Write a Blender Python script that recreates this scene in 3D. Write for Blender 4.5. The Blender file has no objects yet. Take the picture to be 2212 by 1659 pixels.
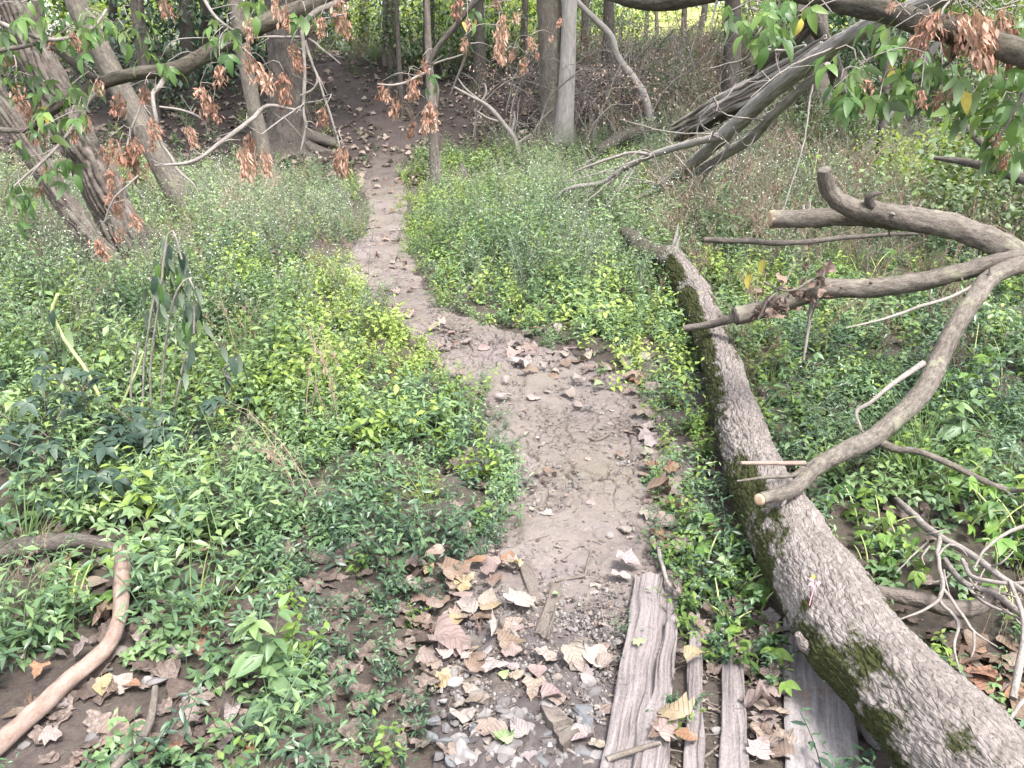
import bpy, math, random
import numpy as np
from mathutils import Matrix, Vector

scene = bpy.context.scene
# ------------------------------------------------------------------ camera
CAM = np.array([0.0, 0.0, 1.6]); PITCH = math.radians(20.8); FPX = 1840.0
cam_data = bpy.data.cameras.new('camera'); cam = bpy.data.objects.new('camera', cam_data)
scene.collection.objects.link(cam); scene.camera = cam
cam.location = CAM; cam.rotation_euler = (math.radians(90) - PITCH, 0, 0)
cam_data.sensor_width = 36.0; cam_data.lens = 18.0 / (1106.0 / FPX)
cam_data.clip_start = 0.05; cam_data.clip_end = 900.0
# ------------------------------------------------------------------ sky and sun (bright overcast)
SUN_EL, SUN_AZ = math.radians(62), math.radians(150)      # azimuth measured from +Y towards +X
world = bpy.data.worlds.new('World'); scene.world = world; world.use_nodes = True
wn = world.node_tree.nodes; wl = world.node_tree.links; wn.clear()
w_out = wn.new('ShaderNodeOutputWorld'); w_bg = wn.new('ShaderNodeBackground')
w_sky = wn.new('ShaderNodeTexSky'); w_hs = wn.new('ShaderNodeHueSaturation')
w_sky.sky_type = 'NISHITA'; w_sky.sun_disc = False; w_sky.sun_elevation = SUN_EL; w_sky.sun_rotation = SUN_AZ
w_sky.air_density = 1.0; w_sky.dust_density = 3.0; w_sky.ozone_density = 1.0
w_hs.inputs['Saturation'].default_value = 0.34
wl.new(w_sky.outputs[0], w_hs.inputs['Color']); wl.new(w_hs.outputs[0], w_bg.inputs['Color'])
w_bg.inputs['Strength'].default_value = 0.135
wl.new(w_bg.outputs[0], w_out.inputs['Surface'])
sun_data = bpy.data.lights.new('sun', 'SUN'); sun = bpy.data.objects.new('sun', sun_data)
scene.collection.objects.link(sun)
sun_data.energy = 1.5; sun_data.angle = math.radians(12); sun_data.color = (1.0, 0.96, 0.9)
sd = Vector((math.sin(SUN_AZ) * math.cos(SUN_EL), math.cos(SUN_AZ) * math.cos(SUN_EL), math.sin(SUN_EL)))
sun.rotation_euler = sd.to_track_quat('Z', 'Y').to_euler()
scene.view_settings.view_transform = 'Standard'; scene.view_settings.look = 'None'
scene.view_settings.gamma = 1.0; scene.view_settings.use_curve_mapping = False
scene.view_settings.exposure = 2.45
scene.render.engine = 'CYCLES'
scene.cycles.use_denoising = True
scene.cycles.max_bounces = 6; scene.cycles.diffuse_bounces = 3; scene.cycles.glossy_bounces = 2
scene.cycles.transmission_bounces = 3; scene.cycles.transparent_max_bounces = 4; scene.cycles.volume_bounces = 0
scene.cycles.caustics_reflective = False; scene.cycles.caustics_refractive = False

rng = np.random.default_rng(7)
C = scene.collection
# ------------------------------------------------------------------ noise
def _hash(ix, iy, iz, s=0):
    h = (ix.astype(np.int64) * 374761393 + iy.astype(np.int64) * 668265263 + iz.astype(np.int64) * 2147483647 + s * 1274126177) & 0xffffffff
    h = ((h ^ (h >> 13)) * 1274126177) & 0xffffffff
    h = ((h ^ (h >> 16)) * 2246822519) & 0xffffffff
    return ((h ^ (h >> 15)) & 0xffffff) / float(0xffffff)
def vnoise(x, y, z=None, s=0):
    x = np.asarray(x, float); y = np.asarray(y, float); z = np.zeros_like(x) if z is None else np.asarray(z, float)
    ix, iy, iz = np.floor(x), np.floor(y), np.floor(z)
    fx, fy, fz = x - ix, y - iy, z - iz
    fx = fx * fx * (3 - 2 * fx); fy = fy * fy * (3 - 2 * fy); fz = fz * fz * (3 - 2 * fz)
    r = 0
    for dx in (0, 1):
        for dy in (0, 1):
            for dz in (0, 1):
                w = (fx if dx else 1 - fx) * (fy if dy else 1 - fy) * (fz if dz else 1 - fz)
                r = r + w * _hash(ix + dx, iy + dy, iz + dz, s)
    return r * 2 - 1
def fbm(x, y, z=None, o=4, s=0):
    r = 0; a = 1.0; f = 1.0; t = 0
    for k in range(o):
        r = r + a * vnoise(np.asarray(x) * f, np.asarray(y) * f, None if z is None else np.asarray(z) * f, s + k * 17)
        t += a; a *= .5; f *= 2.03
    return r / t
def voronoi(u, v, wrap=0, s=0):
    """F1, F2-F1 and a per-cell random on a jittered unit grid (u wraps at `wrap` cells)."""
    iu, iv = np.floor(u), np.floor(v)
    f1 = np.full(u.shape, 9.0); f2 = np.full(u.shape, 9.0); cid = np.zeros(u.shape)
    for du in (-1, 0, 1):
        for dv in (-1, 0, 1):
            cu, cv = iu + du, iv + dv
            hu = np.mod(cu, wrap) if wrap else cu
            jx = _hash(hu, cv, hu * 0, s); jy = _hash(hu, cv, hu * 0 + 3, s); rr = _hash(hu, cv, hu * 0 + 7, s)
            d = np.hypot(cu + .15 + .7 * jx - u, cv + .15 + .7 * jy - v)
            m = d < f1
            f2 = np.where(m, f1, np.minimum(f2, d)); cid = np.where(m, rr, cid); f1 = np.where(m, d, f1)
    return f1, f2 - f1, cid
def sstep(a, b, x):
    t = np.clip((np.asarray(x, float) - a) / (b - a), 0, 1); return t * t * (3 - 2 * t)
# ------------------------------------------------------------------ terrain
def H(x, y):
    x = np.asarray(x, float); y = np.asarray(y, float)
    s = sstep(12.0, 22.5, y + .5 * vnoise(x * .35, y * .2, s=5))
    z = s * (1.75 + .3 * sstep(0, 7, x))
    z = z + np.clip(y - 24, 0, 60) * (.012 + .055 * sstep(-1, 5, x))
    z = z + .035 * vnoise(x * .9, y * .9, s=1) * sstep(1.5, 4, y) + .10 * vnoise(x * .3, y * .3, s=2) * sstep(8, 14, y)
    z = z - .20 * np.exp(-((x - 1.42) / .42) ** 2 - ((y - 1.95) / .55) ** 2)
    z = z - .05 * np.exp(-((x + .55) / .5) ** 2 - ((y - 1.7) / .5) ** 2)
    return z
# ------------------------------------------------------------------ surveying: bearings read off the photograph to points in the place
R_ = np.array([1.0, 0, 0]); F_ = np.array([0, math.cos(PITCH), -math.sin(PITCH)]); U_ = np.array([0, math.sin(PITCH), math.cos(PITCH)])
def ray(u, v): return F_ + (u - 1106.0) / FPX * R_ + (829.5 - v) / FPX * U_
def at(u, v, Y):
    d = ray(u, v); return CAM + d * (Y / d[1])
def zp(u, v, z):
    d = ray(u, v); return CAM + d * ((z - CAM[2]) / d[2])
def gp(u, v, h=0.0):
    d = ray(u, v); t = np.linspace(1.0, 60, 6000)
    P = CAM + d * t[:, None]; below = P[:, 2] < H(P[:, 0], P[:, 1]) + h
    k = np.argmax(below) if below.any() else len(t) - 1
    return P[k]
def proj(P):
    P = np.asarray(P, float) - CAM; dep = P @ F_
    return 1106 + FPX * (P @ R_) / dep, 829.5 - FPX * (P @ U_) / dep, dep
def px(w, P): return w * proj(P)[2] / FPX
# ------------------------------------------------------------------ mesh helpers
class G:
    """collects vertices, triangles, quads and per-vertex attributes for ONE mesh"""
    def __init__(s): s.v = []; s.t = []; s.q = []; s.tm = []; s.qm = []; s.bk = []; s.lt = []; s.n = 0
    def add(s, v, t=None, q=None, bk=None, lt=0.0, m=0):
        v = np.asarray(v, float).reshape(-1, 3)
        if t is not None and len(t): s.t.append(np.asarray(t, int) + s.n); s.tm.append(np.full(len(t), m))
        if q is not None and len(q): s.q.append(np.asarray(q, int) + s.n); s.qm.append(np.full(len(q), m))
        s.v.append(v); s.bk.append(v if bk is None else np.asarray(bk, float)); s.lt.append(np.broadcast_to(np.asarray(lt, float), (len(v),)))
        s.n += len(v)
    def mesh(s, name, mats, smooth=True):
        me = bpy.data.meshes.new(name)
        v = np.concatenate(s.v); bk = np.concatenate(s.bk); lt = np.concatenate(s.lt)
        t = np.concatenate(s.t) if s.t else np.zeros((0, 3), int); q = np.concatenate(s.q) if s.q else np.zeros((0, 4), int)
        mi = np.concatenate(s.tm + s.qm) if (s.tm or s.qm) else np.zeros(0, int)
        me.vertices.add(len(v)); me.vertices.foreach_set('co', v.astype(np.float32).ravel())
        loops = np.concatenate([t.ravel(), q.ravel()]).astype(np.int32)
        me.loops.add(len(loops)); me.loops.foreach_set('vertex_index', loops)
        n = len(t) + len(q); me.polygons.add(n)
        st = np.concatenate([np.arange(len(t)) * 3, len(t) * 3 + np.arange(len(q)) * 4]).astype(np.int32)
        me.polygons.foreach_set('loop_start', st)
        me.polygons.foreach_set('material_index', mi.astype(np.int32))
        me.polygons.foreach_set('use_smooth', np.full(n, smooth))
        a = me.attributes.new('bk', 'FLOAT_VECTOR', 'POINT'); a.data.foreach_set('vector', bk.astype(np.float32).ravel())
        a = me.attributes.new('lt', 'FLOAT', 'POINT'); a.data.foreach_set('value', lt.astype(np.float32))
        for m in (mats if isinstance(mats, (list, tuple)) else [mats]): me.materials.append(m)
        me.update(calc_edges=True); me.validate()
        return me
def link(name, me, parent=None):
    o = bpy.data.objects.new(name, me); C.objects.link(o)
    if parent is not None: o.parent = parent
    return o
def tag(o, label=None, cat=None, group=None, kind=None):
    if label: o['label'] = label
    if cat: o['category'] = cat
    if group: o['group'] = group
    if kind: o['kind'] = kind
    return o
def empty(name, label, cat, group=None, loc=(0, 0, 0)):
    o = bpy.data.objects.new(name, None); C.objects.link(o); o.location = loc; o.empty_display_size = .1
    return tag(o, label, cat, group)
def recentre(o):
    """put a mesh object's origin at the foot of its own geometry"""
    me = o.data; n = len(me.vertices); co = np.empty(n * 3, np.float32); me.vertices.foreach_get('co', co); co = co.reshape(-1, 3)
    c = co.mean(0); c[2] = co[:, 2].min(); me.vertices.foreach_set('co', (co - c).ravel()); me.update(); o.location = c.tolist(); return o
def part(name, g, mats, parent, smooth=True):
    return link(name, g.mesh(name, mats, smooth), parent)
def smooth_line(P, R, ds):
    """Catmull-Rom through P, resampled every ds"""
    P = np.asarray(P, float); R = np.asarray(R, float)
    Q = np.vstack([2 * P[0] - P[1], P, 2 * P[-1] - P[-2]]); out = []; rad = []
    for i in range(len(P) - 1):
        t = np.linspace(0, 1, 24, endpoint=False)[:, None]; a, b, c, d = Q[i:i + 4]
        out.append(.5 * ((2 * b) + (c - a) * t + (2 * a - 5 * b + 4 * c - d) * t ** 2 + (3 * b - a - 3 * c + d) * t ** 3))
        rad.append(R[i] + (R[i + 1] - R[i]) * (t[:, 0]))
    out.append(P[-1:]); rad.append(R[-1:]); L = np.vstack(out); rad = np.concatenate(rad)
    s = np.concatenate([[0], np.cumsum(np.linalg.norm(np.diff(L, axis=0), axis=1))])
    n = max(3, int(s[-1] / ds) + 1); t = np.linspace(0, s[-1], n)
    return np.stack([np.interp(t, s, L[:, k]) for k in range(3)], 1), np.interp(t, s, rad), t
def frames(L):
    T = np.gradient(L, axis=0); T /= np.linalg.norm(T, axis=1)[:, None] + 1e-12
    n = np.cross(T[0], [0, 0, 1.0]); n = n / np.linalg.norm(n) if np.linalg.norm(n) > .05 else np.array([1.0, 0, 0])
    N = np.zeros_like(L)
    for i in range(len(L)):
        n = n - T[i] * (n @ T[i]); n /= np.linalg.norm(n) + 1e-12; N[i] = n
    return T, N, np.cross(T, N)
def tube(g, P, R, seg=10, ds=.03, disp=None, caps=(True, True), m=0, lt=0.0, wob=0.0, s=0, mcap=None):
    L, r, t = smooth_line(P, R, ds); T, N, B = frames(L); k = len(L)
    if wob:
        L = L + wob * r[:, None] * (N * vnoise(t / (r.mean() * 9 + 1e-6), t * 0, s=s)[:, None] + B * vnoise(t / (r.mean() * 9 + 1e-6), t * 0 + 9, s=s)[:, None])
    a = np.linspace(0, 2 * np.pi, seg, endpoint=False); ca, sa = np.cos(a), np.sin(a)
    A, S = np.meshgrid(a, t); rr = np.repeat(r[:, None], seg, 1)
    bk = np.stack([np.cos(A) * rr, np.sin(A) * rr, S], 2).reshape(-1, 3)
    off = disp(A, S, rr) if disp is not None else 0
    if disp is not None: rr = rr + off
    V = L[:, None, :] + rr[:, :, None] * (N[:, None, :] * ca[None, :, None] + B[:, None, :] * sa[None, :, None])
    i = np.arange(k - 1)[:, None] * seg; j = np.arange(seg)[None, :]; j2 = (j + 1) % seg
    q = np.stack([i + j, i + j2, i + seg + j2, i + seg + j], 2).reshape(-1, 4)
    g.add(V.reshape(-1, 3), q=q, bk=bk, lt=lt, m=m)
    for e, idx in ((0, 0), (1, k - 1)):
        if caps[e]:
            c = V[idx].mean(0); ring = V[idx]; vv = np.vstack([ring, c + T[idx] * (0.12 * r[idx] * (1 if e else -1))])
            tt = [[x, (x + 1) % seg, seg] if e else [(x + 1) % seg, x, seg] for x in range(seg)]
            g.add(vv, t=tt, bk=np.vstack([bk.reshape(k, seg, 3)[idx], [[0, 0, t[idx]]]]), lt=lt, m=m if mcap is None else mcap)
    return L, r, t
def furrow(depth, fr, st=.16, seed=0, plate=False):
    """bark relief: long ridges along the stem"""
    def f(A, S, rr):
        w = max(4, int(round(fr)))
        u = A / (2 * np.pi) * w + .5 * vnoise(S * 6, np.cos(A) * 2, s=seed) * (1 if not plate else .4)
        u = np.mod(u, w); f1, e, c = voronoi(u, S / (2 * np.pi * rr.mean()) * w * st + 7, wrap=w, s=seed)
        return depth * (np.clip(e * 2.2, 0, 1) ** .6 - .75 + .35 * (c - .5)) + depth * .4 * fbm(np.cos(A) * 3, np.sin(A) * 3, S * 14, 3, seed)
    return f
def lumpy(amp, sc, seed=0):
    def f(A, S, rr):
        d = amp * rr * fbm(np.cos(A) * 1.3, np.sin(A) * 1.3, S * sc, 3, seed) + .10 * rr * fbm(np.cos(A) * 3, np.sin(A) * 3, S * sc * 4, 2, seed + 5) + .05 * rr * fbm(np.cos(A) * 8, np.sin(A) * 8, S * 50, 2, seed + 6)
        kr = np.random.default_rng(seed + 900)                     # knots and healed branch scars
        for k in range(int(1 + S.max() * 5)):
            a0, s0, w = kr.uniform(0, 6.28), kr.uniform(0, S.max()), kr.uniform(.35, .8)
            q = ((np.mod(A - a0 + np.pi, 2 * np.pi) - np.pi) / w) ** 2 + ((S - s0) / (rr * w * .9)) ** 2
            d = d + rr * kr.uniform(.10, .28) * (np.exp(-q) - .9 * np.exp(-q * 7))
        return d
    return f
# ------------------------------------------------------------------ materials
class NT:
    def __init__(s, name):
        s.m = bpy.data.materials.new(name); s.m.use_nodes = True; s.t = s.m.node_tree; s.n = s.t.nodes; s.n.clear()
        s.out = s.n.new('ShaderNodeOutputMaterial')
    def N(s, kind, **kw):
        n = s.n.new('ShaderNode' + kind)
        for k, v in kw.items():
            if k.startswith('_'): setattr(n, k[1:], v)
            else: s.S(n, k, v)
        return n
    def S(s, n, k, v):
        key = int(k[1:]) if k[0] == 'i' and k[1:].isdigit() else k.replace('__', ' ')
        i = n.inputs[key]
        if hasattr(v, 'links') or isinstance(v, bpy.types.NodeSocket): s.t.links.new(v, i)
        elif isinstance(v, bpy.types.Node): s.t.links.new(v.outputs[0], i)
        else:
            if isinstance(v, (tuple, list)) and len(v) == 3 and i.type == 'RGBA': v = (*v, 1)
            i.default_value = v
    def attr(s, name, typ='GEOMETRY'): return s.N('Attribute', _attribute_name=name, _attribute_type=typ)
    def noise(s, vec, scale, detail=4, rough=.55, dist=0): 
        return s.N('TexNoise', Vector=vec, Scale=scale, Detail=detail, Roughness=rough, Distortion=dist).outputs[0]
    def scale(s, vec, sc): return s.N('Mapping', Vector=vec, Scale=sc).outputs[0]
    def ramp(s, fac, stops):
        r = s.N('ValToRGB', Fac=fac); e = r.color_ramp.elements
        while len(e) < len(stops): e.new(.5)
        for k, (p, c) in enumerate(stops):
            e[k].position = p; e[k].color = (*c, 1) if not isinstance(c, (int, float)) else (c, c, c, 1)
        return r.outputs[0]
    def mix(s, f, a, b, mode='MIX'):
        n = s.n.new('ShaderNodeMix'); n.data_type = 'RGBA'; n.blend_type = mode; n.clamp_factor = True
        for k, v in ((0, f), (6, a), (7, b)):
            i = n.inputs[k]
            if isinstance(v, bpy.types.NodeSocket): s.t.links.new(v, i)
            elif isinstance(v, (tuple, list)): i.default_value = (*v, 1)
            else: i.default_value = v
        return n.outputs[2]
    def math(s, op, a, b=0.0, c=None):
        n = s.n.new('ShaderNodeMath'); n.operation = op
        for k, v in ((0, a), (1, b), (2, c)):
            if v is None: continue
            if isinstance(v, bpy.types.NodeSocket): s.t.links.new(v, n.inputs[k])
            else: n.inputs[k].default_value = v
        return n.outputs[0]
    def bump(s, h, strength=.5, dist=.01, normal=None):
        n = s.N('Bump', Height=h, Strength=strength, Distance=dist)
        if normal is not None: s.S(n, 'Normal', normal)
        return n.outputs[0]
    def bsdf(s, col, rough=.8, spec=.3, normal=None, transl=None, tcol=None):
        b = s.N('BsdfPrincipled', Roughness=rough); s.S(b, 'Base__Color', col); s.S(b, 'Specular__IOR__Level', spec)
        if normal is not None: s.S(b, 'Normal', normal)
        o = b.outputs[0]
        if transl:
            t = s.N('BsdfTranslucent'); s.S(t, 'Color', tcol if tcol is not None else col)
            x = s.N('MixShader', Fac=transl); s.t.links.new(o, x.inputs[1]); s.t.links.new(t.outputs[0], x.inputs[2]); o = x.outputs[0]
        s.t.links.new(o, s.out.inputs['Surface']); return s.m
def M_bark(name, dark, mid, light, fr=1.0, st=.25, bump=.6, moss=None, lichen=None, flakes=None):
    k = NT(name); bk = k.attr('bk').outputs['Vector']
    n1 = k.noise(k.scale(bk, (55 * fr, 55 * fr, 55 * fr * st)), 1.0, 6, .62)
    n2 = k.noise(k.scale(bk, (7, 7, 4)), 1.0, 4, .6)
    n3 = k.noise(k.scale(bk, (190, 190, 120)), 1.0, 3, .6)
    f = k.math('ADD', k.math('MULTIPLY', n1, .65), k.math('MULTIPLY', n2, .35))
    f = k.math('ADD', k.math('MULTIPLY', n3, .3), k.math('MULTIPLY', f, .75))
    col = k.ramp(f, [(.36, dark), (.5, mid), (.66, light)])
    vf = None
    if flakes is not None:                                   # each bark flake has its own shade
        wv = k.N('VectorMath', _operation='ADD', i0=k.scale(bk, flakes), i1=k.N('TexNoise', Vector=k.scale(bk, (30, 30, 18)), Scale=1.0, Detail=3).outputs['Color'])
        vo = k.N('TexVoronoi', Vector=wv.outputs[0], Scale=1.0); vd = k.N('TexVoronoi', _feature='DISTANCE_TO_EDGE', Vector=wv.outputs[0], Scale=1.0)
        col = k.mix(k.N('SeparateColor', Color=vo.outputs['Color']).outputs[0], k.mix(.22, col, dark), k.mix(.5, col, light)); vf = k.ramp(vd.outputs['Distance'], [(.0, 0), (.16, 1)])
    if lichen is not None:
        col = k.mix(k.ramp(k.noise(k.scale(bk, (11, 11, 8)), 1.0, 6, .7), [(.55, 0), (.63, .8)]), col, lichen)
    if moss is not None:
        ms = k.attr('lt').outputs['Fac']
        mn = k.math('ADD', ms, k.math('MULTIPLY', k.math('SUBTRACT', k.noise(k.scale(bk, (24, 24, 18)), 1.0, 6, .75), .5), 1.5))
        mf = k.ramp(mn, [(.42, 0), (.6, 1)])
        mc = k.mix(k.noise(k.scale(bk, (70, 70, 70)), 1.0, 4, .7), moss[0], moss[1])
        col = k.mix(mf, col, mc)
    h = k.math('ADD', n1, k.math('MULTIPLY', n3, .6))
    if vf is not None: h = k.math('ADD', h, k.math('MULTIPLY', vf, .55))
    return k.bsdf(col, .9, .18, k.bump(h, bump, .006))
def M_leaf(name, a, b, c, rough=.45, transl=.3, spec=.4, src='inst', mott=0.0):
    """a..b..c picked by the plant's own tint and each leaf's own tint"""
    k = NT(name); lt = k.attr('lt').outputs['Fac']
    if src == 'inst': ti = k.attr('tint', 'INSTANCER').outputs['Fac']
    elif src == 'obj': ti = k.N('ObjectInfo').outputs['Random']
    else: ti = lt
    f = k.math('ADD', k.math('MULTIPLY', ti, .62), k.math('MULTIPLY', lt, .38))
    geo = k.N('NewGeometry'); n = k.noise(geo.outputs['Position'], 60.0, 2)
    f = k.math('ADD', f, k.math('MULTIPLY', k.math('SUBTRACT', n, .5), .25))
    col = k.ramp(f, [(.12, a), (.5, b), (.9, c)])
    if mott: col = k.mix(k.ramp(k.noise(geo.outputs['Position'], 75.0, 5, .7), [(.42, mott), (.62, 0)]), col, a); col = k.mix(k.ramp(k.noise(geo.outputs['Position'], 240.0, 3, .7), [(.55, 0), (.7, mott * .6)]), col, c)
    tc = k.mix(.5, col, (.22, .36, .05), 'MULTIPLY'); tc = k.mix(.6, col, (1.0, 1.0, .5), 'MULTIPLY')
    back = k.mix(k.math('MULTIPLY', geo.outputs['Backfacing'], .35), col, (.30, .34, .26))
    return k.bsdf(back, rough, spec, None, transl, tc)
def M_obj(name, rough=.75, spec=.25, transl=.12, nscale=40.0, amt=.62, veins=True):
    """colour carried by the object itself"""
    k = NT(name); oi = k.N('ObjectInfo'); bk = k.attr('bk').outputs['Vector']
    n = k.noise(bk, nscale, 5, .6); n2 = k.noise(bk, nscale * .25, 3, .6)
    col = k.mix(k.ramp(n, [(.35, 0), (.75, amt)]), oi.outputs['Color'], k.mix(.62, oi.outputs['Color'], (.055, .034, .024)))
    col = k.mix(k.ramp(n2, [(.5, 0), (.75, .5)]), col, k.mix(.6 if veins else .2, oi.outputs['Color'], (.42, .36, .31)))
    if veins:                                                # midrib and slanting side veins stand out of the blade
        sx = k.N('SeparateXYZ', Vector=bk); ax = k.math('ABSOLUTE', sx.outputs['X']); ph = k.math('SUBTRACT', sx.outputs['Y'], k.math('MULTIPLY', ax, .85))
        side = k.math('POWER', k.math('ABSOLUTE', k.math('SINE', k.math('MULTIPLY', ph, 190.0))), 14.0); mid = k.ramp(ax, [(.0, 1), (.003, 0)]); vn = k.math('MAXIMUM', side, mid)
        col = k.mix(k.math('MULTIPLY', vn, .35), col, k.mix(.5, col, (.09, .055, .035))); n = k.math('ADD', n, k.math('MULTIPLY', vn, .8))
    return k.bsdf(col, rough, spec, k.bump(n, .5, .006), transl)
def M_plain(name, a, b, scale=30.0, rough=.8, spec=.25, bump=.3, transl=None, st=(1, 1, 1), vec='bk'):
    k = NT(name); bk = k.attr('bk').outputs['Vector'] if vec == 'bk' else k.N('NewGeometry').outputs['Position']
    n = k.noise(k.scale(bk, st), scale, 6, .62)
    col = k.ramp(n, [(.32, a), (.68, b)])
    return k.bsdf(col, rough, spec, k.bump(n, bump, .004) if bump else None, transl)

def soil(name, a, b, c, green=None, humus=None, damp=None):
    k = NT(name); p = k.N('NewGeometry').outputs['Position']
    n1 = k.noise(p, 3.0, 6, .62); n2 = k.noise(p, 38.0, 6, .7); n3 = k.noise(p, 170.0, 4, .7); n4 = k.noise(p, .9, 3, .5)
    f = k.math('ADD', k.math('MULTIPLY', n1, .5), k.math('MULTIPLY', n2, .5))
    col = k.ramp(f, [(.34, a), (.5, b), (.66, c)])
    col = k.mix(k.ramp(n3, [(.60, 0), (.74, .4)]), col, (.30, .26, .235))
    col = k.mix(k.ramp(n3, [(.28, .5), (.42, 0)]), col, (.10, .075, .06))
    if green is not None:
        col = k.mix(k.ramp(k.math('ADD', k.math('MULTIPLY', n4, .6), k.math('MULTIPLY', n2, .5)), [(.46, 0), (.66, .75)]), col, green)
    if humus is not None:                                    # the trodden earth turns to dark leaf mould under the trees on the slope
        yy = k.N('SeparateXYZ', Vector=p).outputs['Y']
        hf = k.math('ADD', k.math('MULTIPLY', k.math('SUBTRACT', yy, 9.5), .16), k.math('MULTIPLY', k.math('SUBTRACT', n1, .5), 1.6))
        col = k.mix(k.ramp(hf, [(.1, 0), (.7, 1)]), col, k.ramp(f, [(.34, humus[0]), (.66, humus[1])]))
    if damp is not None:                                     # dark crumbly damp earth where the boards end
        yy = k.N('SeparateXYZ', Vector=p).outputs['Y']
        df = k.math('ADD', k.math('MULTIPLY', k.math('SUBTRACT', 2.35, yy), 1.3), k.math('MULTIPLY', k.math('SUBTRACT', n1, .5), 2.6))
        col = k.mix(k.ramp(df, [(.05, 0), (.45, .9)]), col, k.ramp(f, [(.34, damp[0]), (.66, damp[1])]))
    h = k.math('ADD', n2, k.math('MULTIPLY', n3, .5))
    return k.bsdf(col, .95, .12, k.bump(h, .7, .018))
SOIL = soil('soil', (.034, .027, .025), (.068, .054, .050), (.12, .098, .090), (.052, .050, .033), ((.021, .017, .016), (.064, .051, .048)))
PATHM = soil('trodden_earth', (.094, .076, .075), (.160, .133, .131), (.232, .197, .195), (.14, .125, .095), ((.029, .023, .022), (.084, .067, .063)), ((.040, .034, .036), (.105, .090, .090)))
FIELD = M_plain('mown_field', (.24, .27, .07), (.36, .38, .12), 1.2, .9, .1, 0, vec='pos')  # pale grass: the open field's sunlight is put into its colour
LOGB = M_bark('plated_grey_bark', (.068, .057, .05), (.138, .119, .109), (.218, .193, .18), 1.0, .35, .9, flakes=(86, 86, 26), moss=((.014, .017, .006), (.042, .046, .014)))
OLDB = M_bark('furrowed_brown_bark', (.026, .021, .018), (.082, .067, .058), (.165, .14, .123), .8, .12, 1.0, flakes=(22, 22, 4), lichen=(.14, .135, .11))
DARKB = M_bark('dark_wet_bark', (.022, .019, .016), (.055, .047, .042), (.12, .105, .09), 1.2, .3, .6)
BOUGHB = M_bark('dark_olive_bark', (.020, .017, .014), (.05, .043, .034), (.105, .094, .072), 1.3, .3, .6, moss=((.04, .05, .015), (.09, .10, .03)))
SMOOTHB = M_bark('smooth_grey_brown_bark', (.034, .028, .024), (.088, .075, .064), (.165, .145, .125), 1.4, .35, .9, lichen=(.16, .155, .11))
PALEB = M_bark('pale_grey_bark', (.12, .105, .096), (.215, .195, .18), (.32, .295, .275), 1.2, .12, .5)
GREYT = M_bark('weathered_grey_wood', (.075, .066, .059), (.19, .172, .157), (.32, .297, .276), 1.8, .06, .8)
TWIG = M_bark('dry_twig', (.08, .07, .064), (.17, .15, .136), (.28, .25, .232), 2, .3, .3)
DTWIG = M_bark('dark_twig', (.05, .042, .036), (.10, .085, .072), (.17, .15, .13), 2, .3, .3)
CUTW = M_plain('sawn_end_grain', (.24, .165, .11), (.42, .31, .22), 60, .85, .15, .3)
PEEL = M_bark('peeled_tan_stick', (.115, .078, .062), (.185, .132, .11), (.26, .20, .172), 1.0, .35, .3)
BOARD = M_bark('weathered_board', (.056, .047, .045), (.138, .120, .118), (.225, .20, .198), 1.5, .05, .7)
BOARDD = M_bark('shaded_weathered_board', (.085, .075, .073), (.17, .156, .156), (.25, .234, .235), 1.5, .05, .7, lichen=(.17, .12, .095))  # the broad plank's own grey with reddish patches
DRY = M_obj('dry_leaf', .7, .2, .12)
ROCK = M_obj('limestone', .85, .25, 0, 30, .25, False)
SAMARA = M_leaf('dry_samara', (.16, .078, .056), (.32, .17, .125), (.48, .31, .245), .75, .3, .2, src='obj')
LEAFN = M_leaf('boxelder_leaf', (.038, .080, .03), (.078, .15, .04), (.155, .235, .06), .42, .42, src='obj')
YLEAF = M_plain('yellow_leaf', (.34, .27, .05), (.46, .40, .10), 40, .6, .2, 0, .3)
SMART = M_leaf('smartweed_leaf', (.030, .062, .036), (.082, .145, .072), (.185, .27, .105), .40, .28, .6)
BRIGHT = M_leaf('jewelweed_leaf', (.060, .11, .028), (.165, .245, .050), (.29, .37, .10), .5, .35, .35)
ASTER = M_leaf('aster_leaf', (.075, .105, .068), (.145, .18, .118), (.25, .28, .19), .6, .3, .3)
ELDER = M_leaf('dark_compound_leaf', (.018, .038, .026), (.038, .068, .046), (.085, .125, .08), .5, .2, .4, mott=.5, src='obj')
CREEP = M_leaf('creeper_leaf', (.036, .075, .036), (.098, .165, .070), (.20, .28, .11), .45, .3, .45)
GRASSM = M_leaf('grass_blade', (.055, .10, .025), (.11, .17, .045), (.24, .26, .10), .5, .3, .3)
DEADP = M_leaf('dead_stalk', (.11, .075, .055), (.20, .145, .11), (.32, .25, .19), .85, .1, .1)
PETAL = M_plain('white_petal', (.55, .56, .52), (.72, .72, .68), 20, .7, .2, 0, .2)
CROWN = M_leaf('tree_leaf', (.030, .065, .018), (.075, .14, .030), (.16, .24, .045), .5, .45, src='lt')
CROWNB = M_leaf('backlit_leaf', (.12, .18, .03), (.24, .32, .06), (.38, .44, .12), .5, .6, src='lt')  # brighter copy of the tree leaf, backlight painted into its colour
BLUEG = M_leaf('blue_green_leaf', (.018, .05, .028), (.035, .085, .045), (.07, .13, .06), .5, .35, src='lt')
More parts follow.
